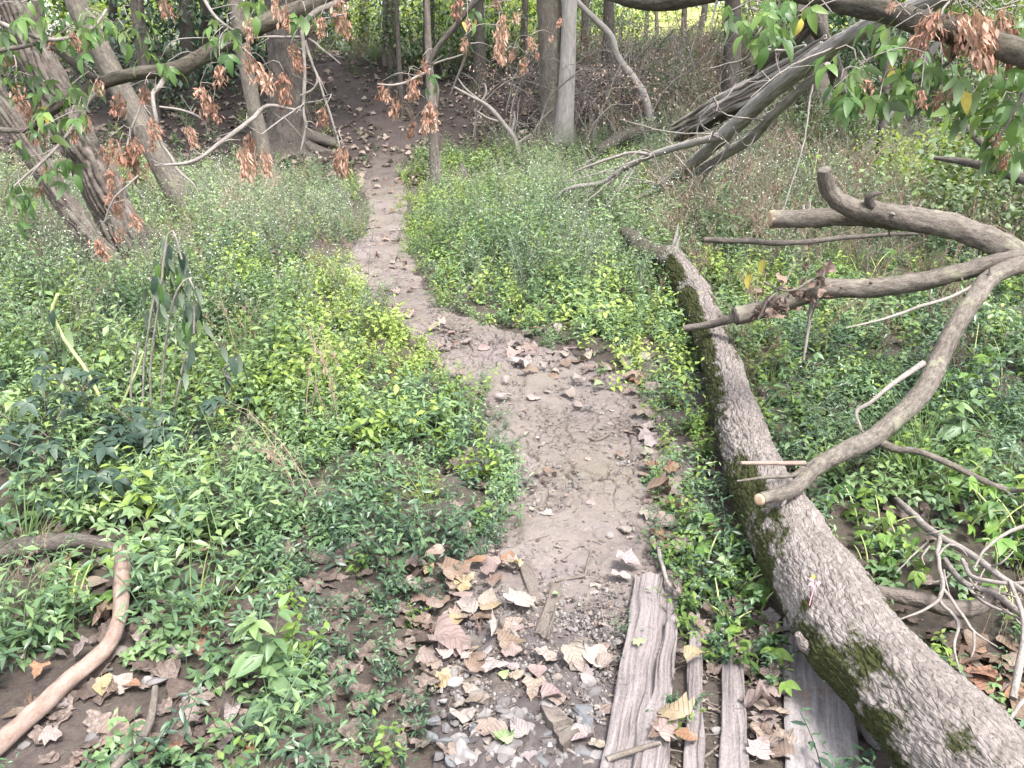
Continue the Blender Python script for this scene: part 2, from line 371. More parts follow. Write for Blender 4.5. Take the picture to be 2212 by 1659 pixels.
# ------------------------------------------------------------------ ground
def grid_mesh(name, xs, ys, zf, mat):
    X, Y = np.meshgrid(xs, ys); Z = zf(X, Y); g = G(); nx = len(xs); ny = len(ys)
    i = (np.arange(ny - 1)[:, None] * nx + np.arange(nx - 1)[None, :]); q = np.stack([i, i + 1, i + nx + 1, i + nx], 2).reshape(-1, 4)
    g.add(np.stack([X, Y, Z], 2).reshape(-1, 3), q=q); return link(name, g.mesh(name, mat))
def spaced(a, b, c, d, fine, coarse):
    m = np.arange(b, c, fine); n1 = max(2, int((b - a) / coarse)); n2 = max(2, int((d - c) / coarse))
    t1 = np.linspace(0, 1, n1, endpoint=False) ** .5; t2 = np.linspace(0, 1, n2) ** 2
    return np.concatenate([a + (b - a) * t1, m, c + (d - c) * t2])
# trodden path: centre line and half widths surveyed from its two edges
EDGE = [(1659, 1010, 1330), (1560, 975, 1340), (1400, 960, 1345), (1300, 1010, 1370), (1233, 1060, 1385), (1100, 1085, 1405), (1000, 1105, 1420), (900, 1085, 1400),
        (840, 1065, 1345), (790, 1010, 1230), (745, 940, 1110), (700, 880, 1000), (650, 805, 930), (600, 768, 885), (560, 763, 872), (500, 800, 868), (450, 803, 862),
        (400, 792, 860), (350, 800, 868), (300, 825, 905), (250, 795, 868), (200, 725, 800), (165, 690, 755), (140, 670, 725)]
PC, PW = [], []
for v, a, b in EDGE:
    A_, B_ = gp(a, v), gp(b, v); PC.append((A_ + B_) / 2); PW.append(np.linalg.norm(B_ - A_) / 2)
PC = np.array(PC); PW = np.array(PW)
PC = np.vstack([PC[0] + np.array([-.05, -1.0, 0]), PC]); PW = np.concatenate([[PW[0] * 1.1], PW])
PL, PR, PS = smooth_line(PC * [1, 1, 0], PW, .04)
PR = np.convolve(np.pad(PR, 6, mode='edge'), np.ones(13) / 13, 'valid')
def pathd(x, y):
    """signed distance outside the trodden path (negative on it)"""
    x = np.asarray(x, float); y = np.asarray(y, float); sh = x.shape; x = x.ravel(); y = y.ravel(); out = np.empty(len(x))
    P2 = PL[::2]; R2 = PR[::2]
    for a in range(0, len(x), 4000):
        d = np.hypot(x[a:a + 4000, None] - P2[None, :, 0], y[a:a + 4000, None] - P2[None, :, 1]) - R2[None, :]
        out[a:a + 4000] = d.min(1)
    return out.reshape(sh)
xs = spaced(-160, -5, 5, 160, .05, .9); ys = np.concatenate([np.linspace(-40, -.5, 20, endpoint=False), np.arange(-.5, 8, .05), np.arange(8, 28, .14), np.linspace(28, 60, 60, endpoint=False), 60 + 160 * np.linspace(0, 1, 30) ** 2])
def zground(X, Y):
    z = H(X, Y); m = (Y < 8.2) & (np.abs(X) < 5.2)
    z = z + np.where(m, .012 * vnoise(X * 5, Y * 5, s=3) + .006 * vnoise(X * 13, Y * 13, s=4), 0)
    d = np.full(X.shape, 9.0); mm = (Y < 26) & (np.abs(X) < 6); d[mm] = pathd(X[mm], Y[mm])
    return z - .03 * (1 - sstep(-.05, .25, d))
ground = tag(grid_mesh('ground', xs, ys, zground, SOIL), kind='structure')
# path sheet
def path_sheet():
    t = np.concatenate([np.arange(0, 4.8, .0065), np.arange(4.8, PS[-1], .045)]); w = np.linspace(-1.62, 1.62, 200)
    cx = np.interp(t, PS, PL[:, 0]); cy = np.interp(t, PS, PL[:, 1]); r = np.interp(t, PS, PR)
    tx = np.gradient(cx, t); ty = np.gradient(cy, t); k = np.ones(41) / 41
    L = np.hypot(tx, ty); nx, ny = ty / L, -tx / L
    X = cx[:, None] + nx[:, None] * w * r[:, None]; Y = cy[:, None] + ny[:, None] * w * r[:, None]
    far = sstep(7, 12, Y)
    Z = H(X, Y) + .006 + .02 * far
    edge = np.abs(w)[None, :] + (.16 + .4 * sstep(6, 13, Y)) * fbm(X * 4, Y * 4, o=3, s=21) + .34 * fbm(X * 15, Y * 15, o=3, s=27)
    Z = Z - (.05 + .06 * far) * sstep(1.12, 1.5, edge)
    Z += .014 * fbm(X * 3.0, Y * 3.0, o=3, s=22) - .016 * sstep(.15, .55, vnoise(X * 6.5, Y * 4.5, s=26)) + .007 * fbm(X * 17, Y * 17, o=4, s=23)
    Z += (.010 * fbm(X * 42, Y * 42, o=2, s=28) + .012 * np.clip(fbm(X * 22, Y * 22, o=2, s=29), 0, 1)) * (1 - sstep(2.0, 2.5, Y)) * sstep(-.5, .1, vnoise(X * 5, Y * 5, s=30))   # loose crumbs
    # drying cracks in the mud
    wx = X + .018 * vnoise(X * 14, Y * 14, s=31); wy = Y + .018 * vnoise(X * 14, Y * 14, s=32)
    mask = sstep(2.75, 3.15, Y) * (1 - sstep(4.9, 5.6, Y)) * sstep(-.75, -.4, vnoise(X * 3, Y * 3, s=33))
    f1, e1, c1 = voronoi(wx * 7.5, wy * 9.5, s=34); f2, e2, c2 = voronoi(wx * 17, wy * 21, s=35)
    cr = np.maximum(1 - sstep(.015, .085, e1), .6 * (1 - sstep(.02, .14, e2)) * sstep(-.2, .2, vnoise(X * 6, Y * 6, s=36)))
    Z += mask * (-.030 * cr + .006 * (c1 - .5))
    g = G(); nw = len(w); i = (np.arange(len(t) - 1)[:, None] * nw + np.arange(nw - 1)[None, :])
    q = np.stack([i, i + 1, i + nw + 1, i + nw], 2).reshape(-1, 4)
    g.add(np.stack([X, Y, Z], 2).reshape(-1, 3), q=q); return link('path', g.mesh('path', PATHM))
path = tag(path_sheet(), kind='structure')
# sunlit field beyond the wood, up on the plateau
fx = np.linspace(1.0, 150, 60); fy = np.concatenate([np.arange(27.0, 60, 1.0), np.linspace(60, 215, 20)])
field = tag(grid_mesh('field', fx, fy, lambda X, Y: H(X, Y) + .05 - .4 * (1 - sstep(0, 2.5, X - 1)) - .4 * (1 - sstep(0, 2, Y - 27)), FIELD), kind='structure')
# ------------------------------------------------------------------ plant pieces
def blade(L, W, n=4, fold=.25, curl=.3, shape='lance', tw=0.0):
    """one leaf: base at the origin, along +Y, face up"""
    t = np.linspace(0, 1, n + 1)
    if shape == 'lance': w = np.sin(np.pi * t ** .75) ** .9
    elif shape == 'ovate': w = np.sin(np.pi * t ** .62) ** .8
    elif shape == 'grass': w = (1 - t ** 2) * .9 + .02
    else: w = np.sin(np.pi * t ** .5) ** .7
    w = w * W / 2; w[-1] = 0 if shape != 'grass' else .0002; w[0] = max(w[0], W * .03)
    ang = curl * t; y = np.concatenate([[0], np.cumsum(np.cos((ang[1:] + ang[:-1]) / 2))]) * L / n
    z = -np.concatenate([[0], np.cumsum(np.sin((ang[1:] + ang[:-1]) / 2))]) * L / n
    V = []
    for k in range(n + 1): V += [(-w[k], y[k], z[k] + fold * w[k]), (0, y[k], z[k]), (w[k], y[k], z[k] + fold * w[k])]
    q = []
    for k in range(n):
        a = k * 3; q += [(a, a + 1, a + 4, a + 3), (a + 1, a + 2, a + 5, a + 4)]
    return np.array(V, float), np.array(q)
def rot(yaw, pitch, roll=0.0):
    cy, sy, cp, sp, cr, sr = math.cos(yaw), math.sin(yaw), math.cos(pitch), math.sin(pitch), math.cos(roll), math.sin(roll)
    Rz = np.array([[cy, -sy, 0], [sy, cy, 0], [0, 0, 1]]); Rx = np.array([[1, 0, 0], [0, cp, -sp], [0, sp, cp]]); Ry = np.array([[cr, 0, sr], [0, 1, 0], [-sr, 0, cr]])
    return Rz @ Rx @ Ry
def put(g, piece, R, p, lt, m=0):
    V, q = piece; g.add(V @ R.T + p, q=q, lt=lt, m=m)
def stem(g, P, r, lt=.5, m=0, seg=3):
    P = np.asarray(P, float); n = len(P); T = np.gradient(P, axis=0); a = np.linspace(0, 2 * np.pi, seg, endpoint=False)
    V = []
    for k in range(n):
        t = T[k] / (np.linalg.norm(T[k]) + 1e-9); x = np.cross(t, [.3, .2, 1.0]); x /= np.linalg.norm(x) + 1e-9; y = np.cross(t, x)
        rr = r * (1 - .6 * k / (n - 1)); V += [P[k] + rr * (math.cos(b) * x + math.sin(b) * y) for b in a]
    q = [(k * seg + j, k * seg + (j + 1) % seg, (k + 1) * seg + (j + 1) % seg, (k + 1) * seg + j) for k in range(n - 1) for j in range(seg)]
    g.add(np.array(V), q=np.array(q), lt=lt, m=m)
def arc(yaw, L, lean0, lean1, n=5, p0=(0, 0, 0)):
    P = [np.array(p0, float)]
    for k in range(n):
        l = lean0 + (lean1 - lean0) * k / (n - 1); P.append(P[-1] + L / n * np.array([math.cos(yaw) * math.sin(l), math.sin(yaw) * math.sin(l), math.cos(l)]))
    return np.array(P)
def plant(r, stems, Ls, lean, leafL, leafW, gap, shape, mats, n=4, droop=(.1, .7), curl=.4, fold=.25, spread=.03, flowers=0, tri=False):
    g = G()
    for s in range(stems):
        yaw = r.uniform(0, 6.28); L = r.uniform(*Ls); P = arc(yaw, L, r.uniform(0, .3), r.uniform(*lean), 5, (r.normal(0, spread), r.normal(0, spread), -.01))
        stem(g, P, .0016 + .004 * L * .5, .35, 0)
        cum = np.linspace(0, L, 6); k = gap * .6; side = r.uniform(0, 6.28)
        while k < L:
            p = np.array([np.interp(k, cum, P[:, j]) for j in range(3)]); f = k / L; side += 2.4 + r.normal(0, .3)
            sc = (1 - .45 * f) * r.uniform(.7, 1.2) * (.75 + .5 * min(1, f * 3))
            lt = np.clip(r.normal(.22 + .5 * f, .26), 0, 1)
            nl = 3 if tri else 1
            for j in range(nl):
                yw = side + (j - 1) * .95 * (nl > 1)
                put(g, blade(leafL * sc, leafW * sc, n, fold, r.uniform(.2, 1) * curl * 2, shape), rot(yw, -r.uniform(*droop) + .35, r.normal(0, .35)), p, lt)
            k += gap * r.uniform(.6, 1.3)
        put(g, blade(leafL * .6, leafW * .6, n, fold, curl, shape), rot(r.uniform(0, 6), .5), P[-1], .8)
        for j in range(flowers):
            p = P[-1] + r.normal(0, 1, 3) * [.04, .04, .025] + [0, 0, .01]
            a = r.uniform(.0018, .0033); c = np.array([[-a, -a, 0], [a, -a, .001], [a, a, 0], [-a, a, .001]]) @ rot(r.uniform(0, 6), r.normal(0, .4)).T
            g.add(c + p, q=[(0, 1, 2, 3)], m=1)
    return g.mesh('weed', mats)
def grass_tuft(r, n, L, mats, lean=(.2, 1.1), w=.006):
    g = G()
    for k in range(n):
        yaw = r.uniform(0, 6.28); l = r.uniform(*L); b = blade(l, w * r.uniform(.7, 1.3), 5, .4, r.uniform(*lean) * 1.5, 'grass')
        put(g, b, rot(yaw, 1.35 - r.uniform(0, .5), r.normal(0, .2)), np.array([r.normal(0, .02), r.normal(0, .02), -.01]), r.uniform(0, 1))
    return g.mesh('grass', mats)
def dead_stalks(r, n, L, mats):
    g = G()
    for k in range(n):
        P = arc(r.uniform(0, 6.28), r.uniform(*L), r.uniform(0, .3), r.uniform(.2, 1.2), 5, (r.normal(0, .05), r.normal(0, .05), -.01)); stem(g, P, .0028, r.uniform(.2, 1))
        for j in range(6):
            p = P[r.integers(2, 6)]; stem(g, arc(r.uniform(0, 6.28), r.uniform(.05, .16), r.uniform(.3, 1.3), r.uniform(.3, 1.5), 3, p), .0013, r.uniform(.3, 1))
            put(g, blade(.03, .01, 2, .5, 1.2, 'lance'), rot(r.uniform(0, 6), -.8), p, r.uniform(0, .7))
    return g.mesh('stalk', mats)
def compound(r, L, mats, leaflets=5, leafW=.4):
    """one palmate leaf of several leaflets"""
    g = G(); 
    for j in range(leaflets):
        a = (j - (leaflets - 1) / 2) * (1.0 if leaflets > 3 else .8); l = L * (1 - .13 * abs(j - (leaflets - 1) / 2)) * r.uniform(.85, 1.1)
        put(g, blade(l, l * leafW, 5, .22, r.uniform(.3, 1.0), 'ovate'), rot(-a, r.uniform(-.25, .15), r.normal(0, .15)), np.zeros(3), np.clip(r.normal(.45, .2), 0, 1))
    return g.mesh('leaf', mats)
# ------------------------------------------------------------------ ground cover nobody could count: instanced sprigs, one object per kind
def scatter(name, pts, protos, tint, scale, r, tilt=.15, rots=None, label=None):
    n = len(pts); me = bpy.data.meshes.new(name); me.vertices.add(n); me.vertices.foreach_set('co', np.asarray(pts, np.float32).ravel())
    e = rots if rots is not None else np.stack([r.normal(0, tilt, n), r.normal(0, tilt, n), r.uniform(0, 6.283, n)], 1)
    for nm, ty, key, dat in (('rot', 'FLOAT_VECTOR', 'vector', e.astype(np.float32).ravel()), ('size', 'FLOAT', 'value', np.asarray(scale, np.float32)), ('tint', 'FLOAT', 'value', np.asarray(tint, np.float32)), ('pick', 'INT', 'value', r.integers(0, len(protos), n).astype(np.int32))):
        me.attributes.new(nm, ty, 'POINT').data.foreach_set(key, dat)
    o = link(name, me); tag(o, kind='stuff', label=label)
    ng = bpy.data.node_groups.new(name, 'GeometryNodeTree'); ng.interface.new_socket('Geometry', in_out='INPUT', socket_type='NodeSocketGeometry'); ng.interface.new_socket('Geometry', in_out='OUTPUT', socket_type='NodeSocketGeometry')
    N = ng.nodes.new; Lk = ng.links.new; gi = N('NodeGroupInput'); go = N('NodeGroupOutput'); ip = N('GeometryNodeInstanceOnPoints'); j = N('GeometryNodeJoinGeometry')
    for k, pm in enumerate(protos):
        po = bpy.data.objects.new(name + '_sprig', pm); oi = N('GeometryNodeObjectInfo'); oi.inputs['Object'].default_value = po
        gt = N('GeometryNodeGeometryToInstance'); Lk(oi.outputs['Geometry'], gt.inputs[0]); Lk(gt.outputs[0], j.inputs[0])
    def na(nm, ty):
        x = N('GeometryNodeInputNamedAttribute'); x.data_type = ty; x.inputs['Name'].default_value = nm; return x.outputs['Attribute']
    er = N('FunctionNodeEulerToRotation'); Lk(na('rot', 'FLOAT_VECTOR'), er.inputs[0])
    Lk(gi.outputs[0], ip.inputs['Points']); Lk(j.outputs[0], ip.inputs['Instance']); ip.inputs['Pick Instance'].default_value = True
    Lk(na('pick', 'INT'), ip.inputs['Instance Index']); Lk(er.outputs[0], ip.inputs['Rotation']); Lk(na('size', 'FLOAT'), ip.inputs['Scale']); Lk(ip.outputs[0], go.inputs[0])
    md = o.modifiers.new('sprigs', 'NODES'); md.node_group = ng
    return o
# ------------------------------------------------------------------ the fallen trunk over the planks
LOGC = [(2290, 1830, .19), (2040, 1592, .185), (1880, 1420, .18), (1795, 1300, .175), (1715, 1180, .165), (1655, 1070, .155), (1610, 960, .145), (1580, 860, .135), (1550, 765, .13), (1522, 690, .135), (1483, 610, .16), (1448, 556, .20)]
LP = np.array([zp(*a) for a in LOGC]); LR = np.array([.130, .124, .122, .128, .118, .110, .097, .093, .096, .104, .112, .085])
LOGL, _, _ = smooth_line(LP, LR, .05)
fallen_trunk = empty('fallen_tree', 'long fallen tree trunk with plated grey bark and moss lying beside the path', 'fallen trunk', loc=(float(LP[5][0]), float(LP[5][1]), 0))
def child_world(o, parent):
    o.parent = parent; o.matrix_parent_inverse = Matrix.Translation(-Vector(parent.location)); return o
def log_mesh():
    g = G(); seg = 210; ds = .0062
    L, r, t = smooth_line(LP, LR, ds); T, N, B = frames(L); a = np.linspace(0, 2 * np.pi, seg, endpoint=False)
    A, S = np.meshgrid(a, t); rr = np.repeat(r[:, None], seg, 1); W = 22
    uu = np.mod(A / (2 * np.pi) * W + .9 * vnoise(np.cos(A) * 2.2, np.sin(A) * 2.2, S * 7, 3), W)
    f1, e1, c1 = voronoi(uu, S * 12 + .7 * vnoise(S * 12, np.cos(A) * 3, np.sin(A) * 3, 4), wrap=W, s=5)
    cx, cy = np.cos(A), np.sin(A)
    rough = .26 + .74 * sstep(.8, 1.9, S)                                     # flatter, finer bark towards the near end
    f2, e2, c2 = voronoi(np.mod(A / (2 * np.pi) * 42 + 1.2 * vnoise(np.cos(A) * 4, np.sin(A) * 4, S * 13, 13), 42), S * 36 + vnoise(S * 30, np.cos(A) * 5, np.sin(A) * 5, 14), wrap=42, s=15)
    plate = np.clip(e1 * 4.5, 0, 1) ** .8; fine = np.clip(e2 * 3.5, 0, 1)
    d = rough * (.0135 * (plate - .8) + .006 * (c1 - .5)) + (.0062 * (fine - .8) + .0036 * (c2 - .5)) 
    for a0, s0, s1, am in ((.9, .5, 1.25, .25), (.55, .9, 1.5, .3), (1.5, .95, 1.35, .3), (2.4, 1.5, 2.1, .3), (.2, 1.9, 2.6, .35)):   # long drying cracks
        aa = np.mod(A - a0 - am * vnoise(S * 9, S * 0, s=int(s0 * 90)) + np.pi, 2 * np.pi) - np.pi; d = d - .013 * np.exp(-(aa / .035) ** 2) * sstep(s0, s0 + .1, S) * (1 - sstep(s1 - .1, s1, S))
    d = d + .0022 * fbm(cx * 9, cy * 9, S * 60, 3, 7) + .018 * fbm(cx * 1.2, cy * 1.2, S * 3.2, 3, 8)
    rr = rr + d
    V = L[:, None, :] + rr[:, :, None] * (N[:, None, :] * np.cos(a)[None, :, None] + B[:, None, :] * np.sin(a)[None, :, None])
    nrm = (V - L[:, None, :]) / rr[:, :, None]
    # swelling and lip of an old branch wound on the path side
    c = zp(1790, 1385, .19); dd = np.linalg.norm(V - c, axis=2)
    V = V + nrm * (.030 * np.exp(-(dd / .10) ** 2) - .05 * np.exp(-(dd / .035) ** 2))[:, :, None]
    bk = np.stack([np.cos(A) * .11, np.sin(A) * .11, S], 2)
    # moss grows on the flank facing the path and along the far shoulder
    ps, pf = nrm[:, :, 0] * -.75 + nrm[:, :, 1] * -.55, nrm[:, :, 0] * .8 + nrm[:, :, 1] * .45
    patch = np.clip(.55 + .9 * fbm(V[:, :, 0] * 3.5, V[:, :, 1] * 3.5, V[:, :, 2] * 3.5, 3, 9), 0, 1)
    moss = sstep(-.05, .45, ps) * (.26 + .85 * patch) + sstep(.45, .85, pf) * .75 * patch * sstep(.5, 1.2, S) - .08
    moss = np.maximum(moss, sstep(2.0, 3.0, S) * sstep(.35, .8, patch) * .62 * sstep(.1, .6, np.abs(nrm[:, :, 0])))
    for mu, mv, mz, mr in ((1890, 1500, .17, .11), (1950, 1590, .16, .13), (1850, 1440, .18, .06), (1660, 1240, .15, .085), (1625, 1140, .13, .07), (1750, 1310, .24, .035), (1930, 1310, .26, .05), (1880, 1262, .25, .04), (1990, 1650, .15, .10)):   # broad cushions of moss
        dm = np.linalg.norm(V - zp(mu, mv, mz), axis=2); moss = np.maximum(moss, (.78 + .35 * (patch - .5)) * np.exp(-(dm / mr) ** 4))
    k = len(L); i = np.arange(k - 1)[:, None] * seg; j = np.arange(seg)[None, :]; j2 = (j + 1) % seg
    q = np.stack([i + j, i + j2, i + seg + j2, i + seg + j], 2).reshape(-1, 4)
    g.add(V.reshape(-1, 3), q=q, bk=bk.reshape(-1, 3), lt=moss.ravel())
    return g
child_world(part('trunk', log_mesh(), LOGB, None), fallen_trunk)
# splintered stub, broken far end, wound lip
g = G(); b = LP[-1] + [.03, .04, .02]
for k in range(4):
    o = np.array([.016 * math.cos(k * 1.6), .014 * math.sin(k * 1.6), 0]); tip = b + o + np.array([.02 + .006 * k, .0, .10 + .045 * ((k * 3) % 4)])
    tube(g, [b + o - [0, 0, .06], (b + o + tip) / 2, tip], [.018, .014, .003], 5, .03)
child_world(part('splintered_stub', g, PALEB, None), fallen_trunk)
g = G(); q = [zp(1448, 560, .19), zp(1400, 545, .2), zp(1372, 520, .22), zp(1350, 500, .24)]
tube(g, q, [.10, .085, .07, .045], 20, .03, furrow(.008, 10, .2, 3))
child_world(part('broken_limb', g, BOUGHB, None), fallen_trunk)
g = G(); tube(g, [zp(1725, 1370, .22), zp(1735, 1392, .185), zp(1765, 1410, .165), zp(1795, 1420, .19)], [.009, .016, .017, .006], 10, .01, lumpy(.25, 30, 4))
child_world(part('wound_lip', g, LOGB, None), fallen_trunk)
# ------------------------------------------------------------------ weathered planks
def plank(name, corners, thick, z, mat, deep, label, seed, nx=56, ny=300, ragged=.006):
    """corners: near-left, near-right, far-right, far-left as bearings"""
    c = [zp(u, v, z) for u, v in corners]
    s, t = np.meshgrid(np.linspace(0, 1, nx), np.linspace(0, 1, ny)); s0 = s.copy()
    Ln = np.linalg.norm(c[3] - c[0]); Wd = np.linalg.norm(c[1] - c[0])
    P = ((1 - s) * (1 - t))[..., None] * c[0] + (s * (1 - t))[..., None] * c[1] + (s * t)[..., None] * c[2] + ((1 - s) * t)[..., None] * c[3]
    ax = (c[1] - c[0]) / Wd; ay = (c[3] - c[0]) / Ln
    X = s * Wd; Y = t * Ln
    wavy = .010 * fbm(Y * 3.5, X * 0, o=3, s=seed) + .006 * vnoise(Y * 9, X * 12, s=seed + 1)
    gr = fbm((X + wavy) * 95, Y * 2.2, o=3, s=seed + 2); g2 = fbm((X + wavy) * 30, Y * 1.1, o=2, s=seed + 3)
    zz = -deep * (sstep(.16, .30, g2) + .6 * sstep(.25, .45, fbm((X + wavy) * 62, Y * 1.6, o=2, s=seed + 8))) * .9 - deep * .30 * np.clip(gr, 0, 1) + .0012 * fbm(X * 60, Y * 60, o=2, s=seed + 4)
    kn = np.hypot((X - Wd * .6) / 1.0, (Y - Ln * .38) / 2.4); zz += -.004 * np.exp(-(kn / .016) ** 2)
    ed = ragged * fbm(Y * 7, X * 0 + (s > .5) * 5.0, o=3, s=seed + 5)
    side = np.abs(s - .5) * 2; P = P + ax * (ed * sstep(.6, 1, side))[..., None] * np.sign(s - .5)[..., None]
    en = .02 * fbm(X * 45, Y * 0 + (t > .5) * 4.0, o=3, s=seed + 6); P = P + ay * (en * (sstep(.97, 1, t) - sstep(.03, 0, t)))[..., None]
    zz = zz - .004 * sstep(.93, 1, side) 
    P[..., 2] += zz
    g = G(); i = (np.arange(ny - 1)[:, None] * nx + np.arange(nx - 1)[None, :]); qd = np.stack([i, i + 1, i + nx + 1, i + nx], 2).reshape(-1, 4)
    bk = np.stack([X + wavy, zz * 2, Y], 2)
    g.add(P.reshape(-1, 3), q=qd, bk=bk.reshape(-1, 3))
    rim = np.concatenate([np.arange(nx), np.arange(1, ny) * nx + nx - 1, (ny - 1) * nx + np.arange(nx - 2, -1, -1), np.arange(ny - 2, 0, -1) * nx])
    R1 = P.reshape(-1, 3)[rim]; R2 = R1 - [0, 0, thick]; m = len(rim); B1 = bk.reshape(-1, 3)[rim]
    g.add(np.vstack([R1, R2]), q=[(k, m + k, m + (k + 1) % m, (k + 1) % m) for k in range(m)], bk=np.vstack([B1, B1 + [0, thick, 0]]))
    o = link(name, g.mesh(name, mat)); tag(o, label, 'plank', 'weathered planks laid at the end of the path'); return recentre(o)
pl1 = plank('plank', [(1292, 1685), (1440, 1690), (1471, 1240), (1376, 1234)], .05, .038, BOARD, .026, 'widest pale weathered plank, deeply grooved, nearest the bare path', 51)
pl2 = plank('plank', [(1473, 1690), (1524, 1690), (1514, 1325), (1490, 1322)], .04, .025, BOARD, .009, 'narrow pale weathered board second from the path', 61, 24, 240)
pl3 = plank('plank', [(1551, 1690), (1620, 1690), (1604, 1416), (1562, 1413)], .04, .03, BOARD, .007, 'short pale board with a nail head, third from the path', 71, 30, 200)
pl4 = plank('plank', [(1699, 1690), (1860, 1690), (1822, 1335), (1690, 1330)], .05, .02, BOARDD, .004, 'broad grey plank running underneath the fallen mossy trunk', 81, 60, 240)
def nail(parent, u, v, z):
    g = G(); tube(g, [zp(u, v, z - .01), zp(u, v, z + .002)], [.0045, .0055], 10, .004); o = part('nail', g, DTWIG, None); o.parent = parent; o.matrix_parent_inverse = Matrix.Translation(-Vector(parent.location))
nail(pl3, 1601, 1510, .034); nail(pl4, 1786, 1445, .024); nail(pl2, 1500, 1600, .03)
for k, (cs, lb) in enumerate([([(1148, 1302), (1172, 1300), (1140, 1206), (1118, 1212)], 'small rotten wood sliver half buried left of the path middle'), ([(1156, 1365), (1184, 1380), (1215, 1262), (1192, 1258)], 'thin half buried wood slat in the middle of the path'), ([(1208, 1530), (1250, 1575), (1215, 1610), (1172, 1520)], 'brown chunk of rotten wood among the gravel')]):
    o = plank('wood_fragment', cs, .03, .012 if k < 2 else .035, OLDB, .008, lb, 91 + k * 9, 14, 60); o['category'] = 'wood fragment'; o['group'] = 'rotten wood pieces in the path'
# ------------------------------------------------------------------ the fallen cut bough on the right
def W2(lst): return np.array([at(u, v, Y) for u, v, Y in lst])
fb = empty('fallen_bough', 'smooth brown fallen bough with sawn limbs forking over the mossy trunk', 'fallen bough', loc=(2.6, 3.9, 0))
def limb(parent, name, mat, lst, wpx, seg=22, ds=.015, disp=None, cut=False, P=None, wob=.12, seed=1, lt=0.0, cutmat=None):
    P = W2(lst) if P is None else np.asarray(P, float); R = np.array([px(w, p) / 2 for w, p in zip(wpx, P)])
    g = G(); tube(g, P, R, seg, ds, disp if disp is not None else lumpy(.16, 9, seed), (not cut, True), wob=wob, s=seed, lt=lt)
    o = part(name, g, mat, None); child_world(o, parent) if parent is not None else None
    if cut:
        d = (P[1] - P[0]) / np.linalg.norm(P[1] - P[0]); g = G(); k = 20; x = np.cross(d, [0, 0, 1.0]); x /= np.linalg.norm(x); y = np.cross(x, d); a = np.linspace(0, 2 * np.pi, k, endpoint=False)
        ring = [P[0] - d * .004 + R[0] * .95 * (math.cos(b) * x + math.sin(b) * y) for b in a]; ring2 = [P[0] - d * .006 + R[0] * .5 * (math.cos(b) * x + math.sin(b) * y) for b in a]; ring0 = [P[0] + d * .02 + R[0] * .97 * (math.cos(b) * x + math.sin(b) * y) for b in a]
        V = ring0 + ring + ring2 + [P[0] - d * .003]; q = [(j, (j + 1) % k, k + (j + 1) % k, k + j) for j in range(k)] + [(k + j, k + (j + 1) % k, 2 * k + (j + 1) % k, 2 * k + j) for j in range(k)]
        g.add(V, q=q, t=[(2 * k + j, 2 * k + (j + 1) % k, 3 * k) for j in range(k)], bk=np.array(V))
        cf = part('sawn_end', g, cutmat or CUTW, None); cf.parent = o; cf.matrix_parent_inverse = Matrix()
    return o, P, R
limb(fb, 'limb', SMOOTHB, [(1665, 472, 4.5), (1760, 471, 4.5), (1870, 470, 4.45), (1960, 478, 4.4)], [37, 40, 44, 40], cut=True, seed=2)
limb(fb, 'limb', SMOOTHB, [(1782, 366, 4.3), (1783, 388, 4.32), (1797, 420, 4.34), (1840, 447, 4.34), (1950, 468, 4.32), (2053, 489, 4.25), (2122, 515, 4.2), (2191, 546, 4.12), (2250, 572, 4.05), (2420, 640, 3.9)], [26, 34, 38, 42, 50, 53, 54, 55, 58, 62], seg=28, seed=3)
limb(fb, 'snag', DARKB, [(1882, 446, 4.30), (1874, 425, 4.28), (1890, 418, 4.27), (1908, 417, 4.27)], [20, 15, 10, 3], 12, seed=4)
limb(fb, 'limb', SMOOTHB, [(1588, 682, 4.22), (1675, 661, 4.25), (1744, 637, 4.25), (1785, 624, 4.22), (1881, 623, 4.2), (1985, 609, 4.15), (2088, 585, 4.1), (2180, 562, 4.05), (2260, 560, 4.0)], [38, 37, 38, 42, 41, 40, 38, 36, 40], seg=26, cut=True, seed=5, cutmat=SMOOTHB)
limb(fb, 'broken_tip', OLDB, [(1479, 711, 4.45), (1538, 700, 4.36), (1582, 687, 4.25), (1620, 676, 4.26)], [14, 18, 20, 18], 12, seed=6)
CL = [(1641, 1079, 2.30), (1710, 1058, 2.42), (1761, 1010, 2.60), (1813, 983, 2.78), (1881, 945, 2.98), (1933, 904, 3.10), (1985, 855, 3.24), (2019, 794, 3.4), (2053, 725, 3.56), (2105, 649, 3.75), (2139, 605, 3.88), (2191, 577, 3.98), (2240, 568, 4.02)]
limb(fb, 'limb', SMOOTHB, CL, [27, 31, 35, 38, 41, 41, 43, 43, 41, 38, 37, 40, 44], seg=28, ds=.012, cut=True, seed=7)
limb(fb, 'side_branch', SMOOTHB, [(1892, 950, 3.0), (1933, 969, 2.95), (1985, 976, 2.9), (2053, 1003, 2.84), (2122, 1038, 2.78), (2174, 1058, 2.74), (2235, 1056, 2.7)], [22, 16, 14, 14, 13, 14, 14], 12, seed=8)
limb(fb, 'side_branch', SMOOTHB, [(2170, 1058, 2.74), (2195, 1080, 2.7), (2230, 1112, 2.66)], [10, 9, 8], 8, seed=9)
limb(fb, 'side_branch', PEEL, [(1738, 1000, 2.56), (1675, 1001, 2.5), (1600, 1000, 2.46)], [11, 10, 8], 10, seed=10)
limb(fb, 'side_branch', SMOOTHB, [(1735, 1012, 2.55), (1710, 1027, 2.48), (1658, 1031, 2.44), (1592, 1039, 2.42)], [13, 9, 8, 4], 10, seed=11)
